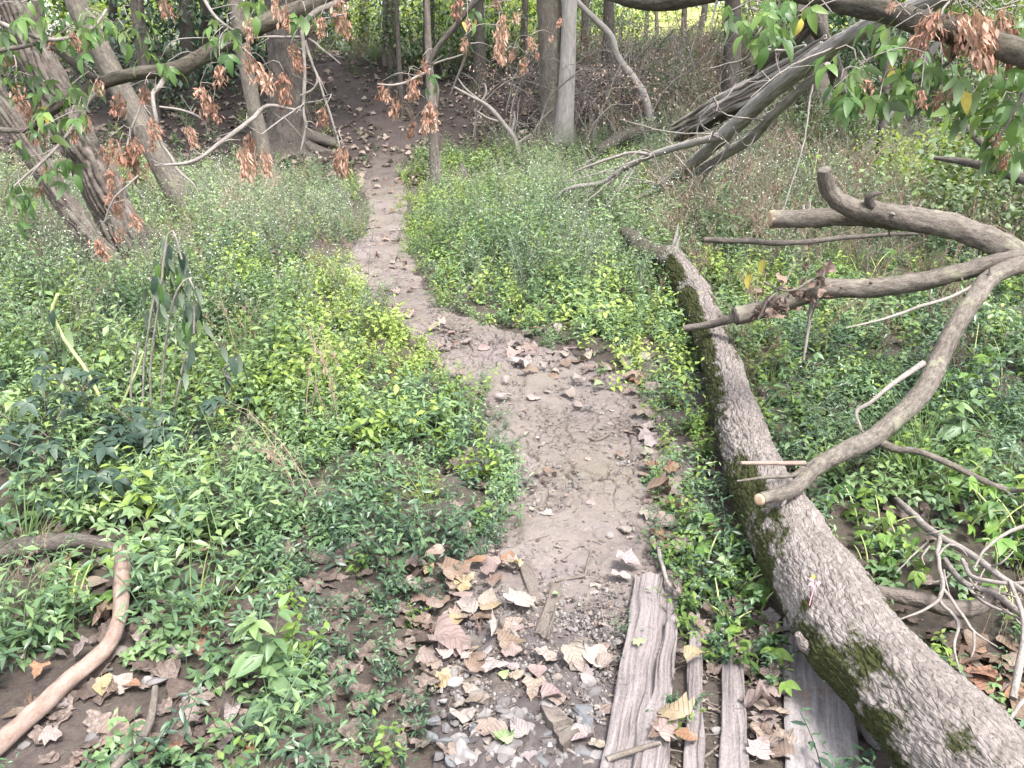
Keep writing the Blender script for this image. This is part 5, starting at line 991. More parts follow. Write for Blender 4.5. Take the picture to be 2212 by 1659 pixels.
    add(L & (v <= 420), herb=.7, bright=.5, dead=.25, creep=.4)
    R1 = (side > 0) & ~right
    add(R1 & (v > 640), smart=1.5, bright=.9, creep=.8)
    add(R1 & (v > 330) & (v <= 680), bright=1.2, herb=1.3, aster=.5 + 1.5 * sstep(1000, 1250, u), grass=.06)
    add(R1 & (v <= 340), herb=.5, dead=.35, aster=.3)
    R2 = right
    add(R2 & (v > 560), smart=1.5, creep=.9, big=.14, bright=.4, grass=.16, dead=.1)
    add(R2 & (v > 200) & (v <= 600), aster=1.7, herb=.7, dead=1.1, grass=.55)
    add(R2 & (v <= 220), herb=.9, dead=.6, aster=.4)
    W *= (1 + .8 * np.stack([vnoise(x * 1.1, y * 1.1, s=60 + k_) for k_ in range(8)], 1)); W[:, 2] *= (v < 1000) + .02; W = np.clip(W, 0, None); W /= W.sum(1)[:, None]
    sp = (W.cumsum(1) < r.uniform(0, 1, K)[:, None]).sum(1).clip(0, 7)
    # spacing: wanted plants per square metre against what the log-polar draw gives
    want = np.interp(y, [1.2, 2.5, 4, 7, 12, 25], [215, 210, 165, 95, 50, 16]) * np.array([1, 1, .75, .8, 1.3, .7, .5, .5])[sp]
    area = 1.32 * 1.05 * y * y * math.log(27 / 1.25) / n
    dens = dens * want * area
    ok = r.uniform(0, 1, K) < dens
    tint = .5 + .38 * big + .30 * mid + r.normal(0, .17, K); clump = vnoise(x * 2.6, y * 2.6, s=45)
    tint = np.where((sp == 1) & (v > 560) & (v < 860), tint + .5 * pathside, tint); tint = np.where(v < 560, tint + .12, tint)  # sunlit patch beside the path is put into the bright weeds' tint
    tint = np.where((sp == 1) & (v > 950), tint - .28, tint); tint = np.where((sp == 0), tint + np.where(v > 1050, -.12, .06), tint).clip(0, 1)
    sc = r.uniform(.7, 1.25, K) * np.interp(pd, [.0, .25, 1.0], [.5, .8, 1.05])
    sc = sc * (1 + .38 * clump + .2 * mid); sc = sc * np.where(right & (v < 560), 1.25, 1.0) * np.where((sp == 1) & (y > 4), 1.15, 1.0)
    names2 = ['smartweed_cover', 'bright_weed_cover', 'aster_meadow', 'herb_cover', 'creeper_cover', 'broadleaf_cover', 'grass', 'dead_stalks']
    labs = ['dark green narrow leaved weeds carpeting the near ground', 'yellow green weeds beside the path', 'pale wispy meadow of tiny white flowers', 'mid green leafy herbs of the far meadow', 'low three leaved creeping plants', 'large three leaved plants beyond the fallen trunk', 'grass growing between the weeds', 'dry brown stalks standing in the meadow']
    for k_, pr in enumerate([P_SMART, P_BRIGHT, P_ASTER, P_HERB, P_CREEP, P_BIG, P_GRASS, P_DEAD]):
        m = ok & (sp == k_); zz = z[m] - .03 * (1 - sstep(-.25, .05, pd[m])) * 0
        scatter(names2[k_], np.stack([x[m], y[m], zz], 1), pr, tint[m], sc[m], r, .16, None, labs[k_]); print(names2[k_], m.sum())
cover()
# ------------------------------------------------------------------ fallen leaves, stones and plants that can be singled out
rl = np.random.default_rng(31)
def dry_leaf(r, kind, crump):
    if kind == 'lobed': half = [(0, 0), (.10, -.06), (.40, -.04), (.52, .08), (.40, .20), (.60, .40), (.42, .45), (.30, .52), (.24, .76), (.10, .88), (0, 1.0)]
    elif kind == 'heart': half = [(0, 0), (.16, -.07), (.36, -.02), (.45, .16), (.40, .38), (.27, .62), (.13, .82), (.04, .96), (0, 1.0)]
    elif kind == 'oblong': half = [(0, 0), (.10, .08), (.22, .24), (.27, .45), (.23, .66), (.13, .86), (0, 1.0)]
    else: half = [(0, 0), (.22, -.02), (.35, .12), (.30, .30), (.42, .42), (.28, .60), (.30, .74), (.12, .86), (0, .93)]
    half = [(a + (r.normal(0, .015) if 0 < i < len(half) - 1 else 0), b) for i, (a, b) in enumerate(half)]
    n = len(half); mid = [(0, -.02 + 1.0 * k / (n - 1)) for k in range(n)]; V = []; q = []
    rows = [(-1, 1.0), (-1, .55), (0, 0), (1, .55), (1, 1.0)]
    for sgn, f in rows:
        for k in range(n):
            a, b = half[k]; m = mid[k][1] if f < 1 else b; V.append((sgn * a * f, b * f + m * (1 - f) if f else mid[k][1] if 0 < k < n - 1 else half[k][1], 0))
    V = np.array(V, float); V[:, 1] -= .45
    for c in range(4):
        for k in range(n - 1): q.append((c * n + k, (c + 1) * n + k, (c + 1) * n + k + 1, c * n + k + 1))
    x, y = V[:, 0], V[:, 1]; cu, cv = r.normal(0, .5) * crump, r.normal(.5, .5) * crump
    V[:, 2] = .55 * cv * x * x * 1.6 + .5 * cu * y * y + crump * .11 * vnoise(x * 3.4 + r.uniform(0, 9), y * 3.4, s=int(r.integers(0, 99))) + crump * .05 * vnoise(x * 8, y * 8, s=3)
    V[:, 0] *= 1 - .25 * crump * r.uniform(0, 1); V[:, 2] -= V[:, 2].min()
    g = G(); g.add(V, q=q, bk=V * .1); b = V[2 * n]; stem(g, [b, b + [r.normal(0, .1), -.2, .03], b + [r.normal(0, .15), -.4, .02]], .014, .5, 0, 3)
    return g.mesh('leaf', [DRY])
LF = {k: [dry_leaf(rl, k, c) for c in cs] for k, cs in {'lobed': (.5, .8, 1.2, 1.6, 1.0), 'heart': (.4, .7, 1.0, 1.4, .5), 'oblong': (.4, .8, 1.2), 'curled': (1.6, 2.1, 1.4, 2.5)}.items()}
def gnd(x, y): return float(H(x, y))
def pz(x, y):
    """height of the trodden surface"""
    return gnd(x, y) + .004
COLS = {'tan': (.215, .168, .148), 'pale': (.265, .226, .207), 'brown': (.15, .108, .086), 'rust': (.22, .125, .080), 'yellow': (.27, .22, .135), 'grey': (.215, .185, .175), 'green': (.25, .34, .16)}
ADJ = {'tan': 'dry tan', 'pale': 'pale bleached', 'brown': 'dark brown', 'rust': 'rusty orange', 'yellow': 'yellowed', 'grey': 'grey weathered', 'green': 'pale green'}
SHN = {'lobed': 'lobed leaf', 'heart': 'heart shaped leaf', 'oblong': 'oblong leaf', 'curled': 'crumpled curled leaf'}
nleaf = 0; leaf_first = {}
def fallen(u, v, kind, col, size, label=None, lift=.0, tilt=.22, yaw=None, place='on the path', xy=None):
    global nleaf
    p = gp(u, v) if xy is None else np.array([xy[0], xy[1], gnd(*xy)]); me = LF[kind][rl.integers(0, len(LF[kind]))]
    o = link('fallen_leaf', me); o.location = (float(p[0]), float(p[1]), pz(p[0], p[1]) + lift + .003); o.rotation_euler = (rl.normal(0, tilt), rl.normal(0, tilt), rl.uniform(0, 6.28) if yaw is None else yaw); o.scale = (size * .9,) * 3
    c = np.array(COLS[col]) * rl.uniform(.8, 1.15) * np.array([1, rl.uniform(.94, 1.04), rl.uniform(.9, 1.08)]); o.color = (*c.clip(0, 1), 1)
    tag(o, label or f'{ADJ[col]} {SHN[kind]} {place}', 'leaf', 'fallen leaves'); nleaf += 1; return o
ONES = [(1130, 1312, 'lobed', 'pale', .135, 'large pale veined lobed leaf with long stalk in the path middle', .012), (985, 1255, 'lobed', 'brown', .12, 'big warm brown lobed leaf among the green weeds left of the path', .03), (975, 1410, 'curled', 'tan', .15, 'biggest crumpled pinkish leaf beside weeds at the path edge', .02), (1075, 1390, 'curled', 'pale', .10, 'pale crumpled leaf right of the biggest crumpled one', .02),
        (1240, 1440, 'curled', 'pale', .10, 'folded pale leaf casting a dark hollow left of the widest plank', .02), (1290, 1435, 'lobed', 'pale', .09, 'pale leaf touching the folded one beside the widest plank', .02), (1175, 1435, 'curled', 'pale', .09, 'pale twisted leaf in the middle of the gravelly path', .015), (985, 1358, 'heart', 'yellow', .075, 'golden yellow leaf beside dark leaves at the path edge', .02),
        (1060, 1322, 'heart', 'yellow', .085, 'cream yellow leaf behind the large pale veined leaf', .015), (1112, 1243, 'curled', 'yellow', .06, 'glowing cream leaf on top of the rotten wood sliver', .03), (1005, 1322, 'heart', 'brown', .07, 'dark purple brown heart shaped leaf at the path edge', .02), (938, 1325, 'heart', 'tan', .075, 'pinkish heart shaped leaf standing at the edge of the weeds', .03),
        (940, 1228, 'heart', 'tan', .075, 'tan heart shaped leaf on top of weeds left of the path', .05), (1062, 1245, 'curled', 'tan', .09, 'rolled tan leaf with stalk up beside the wood sliver', .02), (1030, 1225, 'heart', 'rust', .08, 'rust brown cupped leaf above the rolled tan one', .02), (1100, 1220, 'heart', 'rust', .07, 'rusty leaf curling up beside the wood sliver', .02),
        (1020, 1418, 'oblong', 'yellow', .06, 'small orange yellow rolled leaf under the crumpled ones', .012), (1200, 1300, 'oblong', 'green', .05, 'small pale green leaf on the half buried slat', .02), (1092, 1612, 'lobed', 'green', .075, 'pale green torn leaf at the bottom of the gravel', .015), (1090, 1468, 'heart', 'green', .035, 'tiny bright green leaf lying on dark soil', .012),
        (1232, 862, 'lobed', 'pale', .10, 'bright white lobed leaf on the cracked mud', .01), (1148, 866, 'lobed', 'pale', .09, 'pale leaf on the cracked mud left of the bright white one', .01), (1180, 855, 'heart', 'pale', .05, 'small pale leaf between two bigger ones on the cracked mud', .01), (1250, 882, 'oblong', 'pale', .09, 'pale narrow leaf just below the bright white one', .01),
        (1095, 830, 'heart', 'pale', .07, 'cream leaf at the left edge of the cracked mud', .02), (1085, 868, 'lobed', 'pale', .09, 'cream leaf leaning on weeds left of the cracked mud', .02), (1297, 845, 'heart', 'green', .08, 'flat grey green leaf at the right edge of the cracked mud', .015), (1150, 730, 'oblong', 'rust', .075, 'bright orange leaf standing in the weeds right of the path', .05),
        (1105, 670, 'curled', 'tan', .10, 'tan leaf caught in weeds at the path bend', .04), (1205, 722, 'heart', 'pale', .075, 'pale round leaf beside a shadowed one near the path bend', .03), (1336, 665, 'lobed', 'tan', .13, 'large tan lobed leaf caught on weeds near the trunk', .10), (1290, 700, 'curled', 'grey', .12, 'grey brown curled leaf caught on weeds near the trunk', .06),
        (1385, 905, 'lobed', 'tan', .12, 'wide curled tan leaf at the right edge of the path', .02), (1380, 940, 'curled', 'tan', .11, 'tan curled leaf lying nearest the bark strip', .02), (1415, 1090, 'curled', 'brown', .12, 'brown curled leaf with a shadow under it, right edge of the path', .03), (1398, 1120, 'oblong', 'rust', .05, 'small orange brown leaf under the brown curled one', .015),
        (1355, 1235, 'lobed', 'pale', .10, 'bleached curled leaf at the far corner of the widest plank', .02), (1340, 1262, 'curled', 'pale', .08, 'bleached leaf below another at the plank corner', .02), (1465, 1310, 'curled', 'tan', .09, 'curled tan leaf lying beside the widest plank', .03), (1500, 1455, 'heart', 'yellow', .085, 'broad yellow leaf on the narrow second board', .045),
        (1452, 1585, 'lobed', 'yellow', .11, 'large yellowish leaf over the near end of the widest plank', .055), (1480, 1628, 'oblong', 'rust', .075, 'orange pointed leaf on the near end of the second board', .045), (1420, 1620, 'heart', 'brown', .075, 'brown leaf at the near end of the widest plank', .05), (1437, 1615, 'lobed', 'tan', .075, 'tan leaf overlapping the yellowish one on the plank', .052),
        (1380, 1420, 'lobed', 'green', .04, 'small green leaf resting in the grooves of the widest plank', .045), (1400, 1306, 'oblong', 'green', .035, 'tiny green leaf high on the widest plank', .045), (1660, 1545, 'lobed', 'tan', .10, 'tan leaf filling the gap between the third board and the broad plank', .01), (1650, 1610, 'curled', 'tan', .10, 'crumpled tan leaf low in the gap beside the broad plank', .01),
        (1655, 1590, 'heart', 'brown', .08, 'brown shaded leaf in the gap beside the broad plank', .005), (1675, 1505, 'heart', 'yellow', .05, 'small yellow leaf at the edge of the broad plank', .02), (2100, 1440, 'heart', 'brown', .12, 'brown leaf in the dark hollow right of the trunk', .0), (2165, 1458, 'heart', 'yellow', .075, 'pale yellow leaf in the dark hollow right of the trunk', .01),
        (2075, 1420, 'heart', 'brown', .09, 'dim brown leaf against the trunk in the dark hollow', .0), (2170, 1490, 'heart', 'tan', .07, 'tan leaf below the pale yellow one in the hollow', .0), (2060, 1510, 'lobed', 'tan', .10, 'pinkish leaf between the trunk and the hollow', .0), (2115, 1480, 'lobed', 'rust', .10, 'reddish leaf lowest in the dark hollow', .0),
        (1515, 1330, 'oblong', 'brown', .07, 'brown leaf hidden under weeds by the second board', .02), (160, 1225, 'lobed', 'rust', .10, 'orange leaf by the bent peeled stick top', .03), (440, 1205, 'lobed', 'rust', .08, 'orange brown leaf sunk in weeds right of the peeled stick', .03), (345, 1320, 'heart', 'tan', .07, 'round tan leaf right of the bend in the peeled stick', .02),
        (300, 1628, 'heart', 'yellow', .10, 'cream heart shaped leaf at the bottom left', .02), (250, 1610, 'lobed', 'tan', .13, 'big pinkish leaf crossed by the dark stick', .015), (380, 1635, 'curled', 'rust', .07, 'curled orange brown leaf at the bottom left', .02), (225, 1500, 'heart', 'yellow', .07, 'yellow green leaf below the peeled stick', .02)]
for u, v, kd, c, s, lb_, lf in ONES: fallen(u, v, kd, c, s, lb_, lf)
def sprinkle(n, poly, cols, kinds, size, place, tilt=.16, lift=(.0, .02), far=1.0):
    a = np.array(poly, float); k = 0
    while k < n:
        u, v = rl.uniform(a[:, 0].min(), a[:, 0].max()), rl.uniform(a[:, 1].min(), a[:, 1].max()); ins = False
        for i in range(len(a)):
            (x1, y1_), (x2, y2_) = a[i], a[i - 1]
            if (y1_ > v) != (y2_ > v) and u < (x2 - x1) * (v - y1_) / (y2_ - y1_) + x1: ins = not ins
        if not ins: continue
        fallen(u, v, kinds[rl.integers(0, len(kinds))], cols[rl.integers(0, len(cols))], rl.uniform(*size), None, rl.uniform(*lift), tilt, place=place); k += 1
MIX = ['tan', 'tan', 'pale', 'tan', 'brown', 'grey']
sprinkle(34, [(1095, 745), (1390, 770), (1400, 830), (1280, 835), (1110, 815)], ['pale', 'tan', 'pale', 'pale', 'brown'], ['lobed', 'curled', 'heart', 'lobed'], (.07, .12), 'in the drift at the path bend')
sprinkle(38, [(1310, 840), (1400, 830), (1450, 980), (1480, 1150), (1440, 1230), (1390, 1140), (1400, 1000), (1340, 900)], MIX + ['rust'], ['lobed', 'curled', 'heart', 'curled'], (.06, .11), 'along the right edge of the path')
sprinkle(44, [(900, 1200), (1090, 1190), (1110, 1300), (1120, 1480), (900, 1480), (890, 1300)], MIX + ['brown', 'rust', 'yellow'], ['lobed', 'curled', 'heart', 'oblong'], (.05, .095), 'left of the near path')
sprinkle(22, [(1000, 1480), (1320, 1400), (1310, 1655), (960, 1655)], ['pale', 'tan', 'grey', 'tan'], ['lobed', 'curled', 'heart'], (.05, .09), 'on the gravel in front')
sprinkle(46, [(0, 1150), (240, 1180), (480, 1320), (560, 1655), (0, 1655)], MIX + ['brown', 'rust', 'grey'], ['lobed', 'curled', 'heart', 'oblong'], (.05, .085), 'on the ground at the lower left')
sprinkle(30, [(770, 560), (870, 560), (900, 640), (1050, 760), (960, 760), (820, 660)], ['tan', 'pale', 'tan', 'brown'], ['lobed', 'curled', 'heart'], (.06, .10), 'on the bend of the farther path')
sprinkle(22, [(800, 380), (860, 380), (868, 500), (860, 560), (770, 560), (800, 500)], ['tan', 'brown', 'rust', 'pale'], ['lobed', 'curled', 'heart'], (.07, .11), 'on the far straight path')
sprinkle(26, [(1100, 880), (1380, 880), (1380, 1200), (1100, 1220)], ['tan', 'grey', 'pale', 'brown'], ['heart', 'oblong', 'lobed'], (.025, .05), 'trodden flat on the bare path', tilt=.08, lift=(0, .003))
sprinkle(12, [(1640, 1480), (1690, 1440), (1695, 1655), (1630, 1655)], MIX, ['lobed', 'curled', 'heart'], (.06, .10), 'beside the broad plank', lift=(0, .03))
sprinkle(10, [(1460, 1300), (1560, 1260), (1680, 1330), (1690, 1480), (1620, 1420), (1530, 1420)], MIX, ['lobed', 'curled', 'heart'], (.06, .10), 'under weeds between the boards')
sprinkle(14, [(2010, 1400), (2200, 1380), (2212, 1560), (2120, 1500)], ['brown', 'tan', 'rust', 'brown'], ['lobed', 'heart'], (.08, .12), 'in the shaded hollow')
print('fallen leaves', nleaf)
# stones
def rock(r):
    me = bpy.data.meshes.new('stone'); import bmesh
    bm = bmesh.new(); bmesh.ops.create_icosphere(bm, subdivisions=2, radius=1.0)
    for k in range(13):
        d = Vector(r.normal(0, 1, 3)).normalized(); h = r.uniform(.45, .78)
        for v in bm.verts:
            t = v.co.dot(d) - h
            if t > 0: v.co -= d * t * .95
    for v in bm.verts: v.co *= 1 + .07 * float(vnoise(np.array([v.co.x * 2.5]), np.array([v.co.y * 2.5]), np.array([v.co.z * 2.5]), 5)[0]); v.co = Vector((v.co.x, v.co.y * .78, v.co.z * .55))
    bm.to_mesh(me); bm.free(); co = np.empty(len(me.vertices) * 3, np.float32); me.vertices.foreach_get('co', co); a = me.attributes.new('bk', 'FLOAT_VECTOR', 'POINT'); a.data.foreach_set('vector', co * .1)
    me.materials.append(ROCK); me.polygons.foreach_set('use_smooth', np.zeros(len(me.polygons), bool)); return me
RK = [rock(rl) for _ in range(9)]; SCOL = {'pale': (.165, .154, .152), 'blue grey': (.098, .102, .110), 'dull grey': (.118, .110, .110), 'buff': (.165, .143, .130)}
nst = 0
def stone(u, v, s, col, label=None, place='in the gravel in front'):
    global nst
    p = gp(u, v); o = link('stone', RK[rl.integers(0, 9)]); o.location = (float(p[0]), float(p[1]), pz(p[0], p[1]) + s * .12); o.rotation_euler = (rl.normal(0, .35), rl.normal(0, .35), rl.uniform(0, 6.28)); o.scale = (s * rl.uniform(.85, 1.25), s, s * rl.uniform(.8, 1.2))
    o.color = (*(np.array(SCOL[col]) * rl.uniform(.88, 1.12)).clip(0, 1), 1); tag(o, label or f'{"larger " if s > .03 else "small "}{col} angular stone {place}', 'stone', 'stones on the path'); nst += 1
for u, v, s, c, lb_ in [(1258, 1548, .040, 'blue grey', 'blue grey angular stone beside the widest plank, upper of two'), (1268, 1566, .034, 'blue grey', 'blue grey faceted stone beside the widest plank, lower of two'), (1176, 1192, .030, 'buff', 'smooth buff stone in the middle of the bare path'), (1282, 1500, .034, 'dull grey', 'rounded grey stone under pale leaves beside the plank'), (1052, 1415, .024, 'pale', 'white stone under the pale crumpled leaf'), (978, 1460, .026, 'pale', 'pale rounded stone left on the dark soil'), (985, 1480, .030, 'pale', 'white stone next to a pale rounded one'), (1407, 1572, .026, 'pale', 'whitish stone sitting on the near end of the widest plank'), (1362, 1640, .026, 'dull grey', 'grey stone lying beside the broken brown stick on the plank'), (1884, 1610, .045, 'pale', 'pale stone in the soil between the broad plank and the trunk'), (1150, 1055, .030, 'buff', 'buff flat stone on the path left of centre'), (1130, 995, .035, 'buff', 'flat buff stone at the left edge of the cracked path'), (1350, 1150, .032, 'buff', 'reddish buff stone near the right edge of the path'), (1315, 1165, .026, 'pale', 'pale pointed stone near the right edge of the path'), (1550, 1588, .022, 'pale', 'pale pebble between the second and third boards'), (1556, 1640, .018, 'pale', 'small pale pebble lowest between the second and third boards'), (255, 1375, .04, 'dull grey', 'dark grey flat stone beside the peeled stick'), (1795, 1290, .03, 'dull grey', 'grey stone almost hidden by the trunk')]: stone(u, v, s, c, lb_)
for k in range(60):
    v = 1400 + 258 * rl.uniform() ** .55; u = rl.uniform(960 - (v - 1400) * .05, 1305 - max(0, 1500 - v) * .2)
    stone(u, v, rl.uniform(.010, .024) if k % 4 else rl.uniform(.024, .036), ['pale', 'pale', 'dull grey', 'buff', 'blue grey', 'pale'][rl.integers(0, 6)])
for k in range(52): stone(rl.uniform(930, 1305), rl.uniform(1545, 1658), rl.uniform(.014, .033), ['pale', 'dull grey', 'dull grey', 'buff', 'blue grey'][rl.integers(0, 5)], place='heaped in the nearest gravel')
for k in range(70): stone(rl.uniform(1110, 1390), rl.uniform(900, 1400), rl.uniform(.006, .016), ['pale', 'buff', 'dull grey'][rl.integers(0, 3)], place='trodden into the bare path')
for k in range(14): stone(rl.uniform(30, 520), rl.uniform(1380, 1650), rl.uniform(.015, .04), ['dull grey', 'buff', 'pale'][rl.integers(0, 3)], place='among weeds at the lower left')
print('stones', nst)
# fine litter and grit nobody could count
def chips(r, mat, tall):
    g = G()
    for k in range(4):
        a = r.uniform(.003, .008); V = np.array([[-a, -a * .6, 0], [a, -a * .5, tall * a], [a * .7, a * .7, 0], [-a * .6, a * .8, tall * a * .5]]) @ rot(r.uniform(0, 6), r.normal(0, .2)).T + [r.normal(0, .02), r.normal(0, .02), .004]; g.add(V, q=[(0, 1, 2, 3)], lt=r.uniform(0, 1))
    stem(g, arc(r.uniform(0, 6), r.uniform(.02, .07), 1.4, 1.6, 3, (0, 0, .004)), .0014, r.uniform(0, 1)); return g.mesh('chips', [mat])
CHM = M_leaf('leaf_fragments', (.055, .042, .036), (.13, .102, .086), (.225, .19, .168), .8, .1, .2)
def pebble(r):
    g = G()
    for k in range(3):
        a = np.linspace(0, 2 * np.pi, 6, endpoint=False) + r.uniform(0, 1); s = r.uniform(.003, .008); c = np.array([r.normal(0, .014), r.normal(0, .014), 0]); ring = np.stack([np.cos(a) * s, np.sin(a) * s * .8, a * 0 + s * .15], 1) * r.uniform(.7, 1.2, (6, 1)); top = ring * .55 + [0, 0, s * .65]
        V = np.vstack([ring - [0, 0, s * .6], top, [[0, 0, s * .85]]]) + c; g.add(V, q=[(j, (j + 1) % 6, 6 + (j + 1) % 6, 6 + j) for j in range(6)], t=[(6 + j, 6 + (j + 1) % 6, 12) for j in range(6)], lt=r.uniform(0, 1))
    return g.mesh('grit', [M_GRIT], smooth=False)
M_GRIT = M_leaf('grit', (.075, .066, .062), (.14, .128, .123), (.225, .21, .204), .9, 0.0, .2)
def onpath(n, vlo, vhi, pw, spread=1.1, extra=0):
    t = rl.uniform(0, 1, n) ** pw * (min(PS[-1], vhi) - vlo) + vlo; w = rl.uniform(-spread, spread, n); cx = np.interp(t, PS, PL[:, 0]); cy = np.interp(t, PS, PL[:, 1]); r = np.interp(t, PS, PR); x = cx + w * r; y = cy + rl.normal(0, .03, n); return np.stack([x, y, H(x, y) + .004], 1)
pp = onpath(2000, .2, 14, 1.8); scatter('leaf_litter', pp, [chips(rl, CHM, .5) for _ in range(6)], rl.uniform(0, 1, len(pp)), rl.uniform(.5, 1.4, len(pp)), rl, .12, None, 'crumbled leaf bits and twig bits on the path')
pp = np.vstack([onpath(900, .3, 6, 1.6, .95), onpath(1300, .3, 1.75, 1.0, 1.0)]); scatter('gravel', pp, [pebble(rl) for _ in range(5)], rl.uniform(0, 1, len(pp)), rl.uniform(.5, 1.5, len(pp)), rl, .2, None, 'fine grit and pebbles trodden into the path')
n = 700; uu = rl.uniform(1280, 1700, n); vv = rl.uniform(1240, 1680, n); pp = np.array([gp(a, b) for a, b in zip(uu[:260], vv[:260])]); scatter('leaf_litter', pp + [0, 0, .006], [chips(rl, CHM, .5) for _ in range(4)], rl.uniform(0, 1, len(pp)), rl.uniform(.6, 1.6, len(pp)), rl, .12, None, 'crumbled leaf bits between the boards')
# brown leaves in the weeds and on the hill, too many to count
n = 11000; yy = 1.4 * np.exp(rl.uniform(0, 1, n) * math.log(22 / 1.4)); xx = yy * np.tan(rl.uniform(-.62, .62, n)); zz = H(xx, yy); uu, vv, dd = proj(np.stack([xx, yy, zz], 1)); pdl = pathd(xx, yy)
kp = (rl.uniform(0, 1, n) < np.where((vv > 1150) & (uu < 900), .42, np.where((zz > .25) | ((vv < 390) & (uu < 1250)), .9, np.where(uu > 1500, .28, .15)))) & (pdl > .02) & (logd(xx, yy) > .1) & ~plankmask(uu, vv)
LITM = M_leaf('old_leaf', (.055, .041, .035), (.135, .102, .088), (.245, .20, .175), .8, .1, .2, mott=.75)
LITH = M_leaf('hill_leaf', (.09, .066, .055), (.21, .16, .135), (.36, .295, .26), .8, .1, .2, mott=.6)
lits = []
for k_, c_ in (('lobed', 1.0), ('heart', .8), ('curled', 1.6), ('lobed', 1.5)):
    m_ = dry_leaf(rl, k_, c_); m_.materials[0] = LITM; a = m_.attributes['lt']; a.data.foreach_set('value', np.full(len(m_.vertices), rl.uniform(.2, .7), np.float32)); lits.append(m_)
pts = np.stack([xx, yy, zz + .006], 1)[kp]; scatter('leaf_litter', pts, lits, rl.uniform(0, 1, len(pts)), np.where(pts[:, 1] > 9, 1.6, 1.0) * rl.uniform(.04, .078, len(pts)), rl, .3, None, 'brown leaf litter under the weeds and on the bare hill')
hl = []
for k_, c_ in (('lobed', 1.2), ('heart', 1.0), ('curled', 1.8)):
    m_ = dry_leaf(rl, k_, c_); m_.materials[0] = LITH; m_.attributes['lt'].data.foreach_set('value', np.full(len(m_.vertices), rl.uniform(.3, .8), np.float32)); hl.append(m_)
n = 7000; yy = rl.uniform(10.5, 24, n); xx = yy * rl.uniform(-.66, .5, n); zz = H(xx, yy); uu, vv, dd = proj(np.stack([xx, yy, zz], 1)); pdl = pathd(xx, yy)
kp = (rl.uniform(0, 1, n) < np.where(((zz > .2) | (vv < 400)) & (uu < 1300), np.where(pdl < 0, .35, .85), .12)); pts = np.stack([xx, yy, zz + np.where(pdl < .3, .03, .012)], 1)[kp]
scatter('leaf_litter', pts, hl, rl.uniform(0, 1, len(pts)), rl.uniform(.07, .13, len(pts)), rl, .35, None, 'pale fallen leaves strewn over the bare earth bank')
# ------------------------------------------------------------------ plants that stand out singly
ELM = [compound(rl, .095, [ELDER], 5) for _ in range(4)] + [compound(rl, .09, [ELDER], 3, .45) for _ in range(3)]
def leafy(name, label, u, v, n, h, spread, meshes, sc, mat_stem, cat='plant', group=None, nst_=5):
    n = int(n * 1.35) if name == 'broadleaf_plant' else n
    b = gp(u, v); t = empty(name, label, cat, group, tuple(float(a) for a in b)); tips = []
    for k in range(nst_):
        P = arc(rl.uniform(0, 6.28), h * rl.uniform(.7, 1.2), rl.uniform(0, .3), rl.uniform(.5, 1.3), 6, b + [rl.normal(0, .05), rl.normal(0, .05), -.02]); g = G(); stem(g, P, .005, .6, 0, 5); child_world(part('stem', g, mat_stem, None), t); tips.append(P)
    for k in range(n):
        P = tips[k % nst_]; p = P[rl.integers(2, len(P))] + rl.normal(0, spread, 3) * [1, 1, .3]; yaw = rl.uniform(0, 6.28)
        o = link('leaf', meshes[rl.integers(0, len(meshes))]); child_world(o, t); o.location = p.tolist(); o.rotation_euler = (rl.normal(-.35, .3), rl.normal(0, .25), yaw); o.scale = (sc * rl.uniform(.6, 1.05),) * 3
    return t
GSTEM = M_plain('green_stem', (.22, .26, .10), (.36, .40, .18), 30, .6, .3, 0)
for u, v, n, h, lb_ in [(235, 960, 22, .42, 'dark leafy plant with broad five part leaves under the drooping stems'), (330, 1010, 20, .34, 'dark broad leaved plant right below the drooping stems'), (175, 1040, 20, .32, 'dark leafy plant left of the drooping stems foot'), (215, 1095, 16, .24, 'low dark five part leaves above the grey branch'), (60, 1010, 18, .38, 'grey dusty leaved plant at the left edge'), (420, 1000, 14, .30, 'dark compound leaved plant at the edge of the bright weeds'), (120, 930, 14, .36, 'dull green leafy plant at the left behind the dark ones')]:
    leafy('broadleaf_plant', lb_, u, v, n, h, .06, ELM, 1.0, DTWIG, 'plant', 'dark broad leaved plants at the left')
ds = empty('drooping_plant', 'tall drooping plant with hanging willowy leaves on bent stems at left', 'plant', None, tuple(float(a) for a in gp(330, 940)))
yq = gY(330, 940)
HANG = []
for k in range(6):
    g = G(); put(g, blade(.095, .030, 6, .15, rl.uniform(.2, .8), 'lance'), rot(0, 0), np.zeros(3), rl.uniform(.1, .9)); HANG.append(g.mesh('leaf', [LEAFN if k % 3 == 0 else ELDER]))
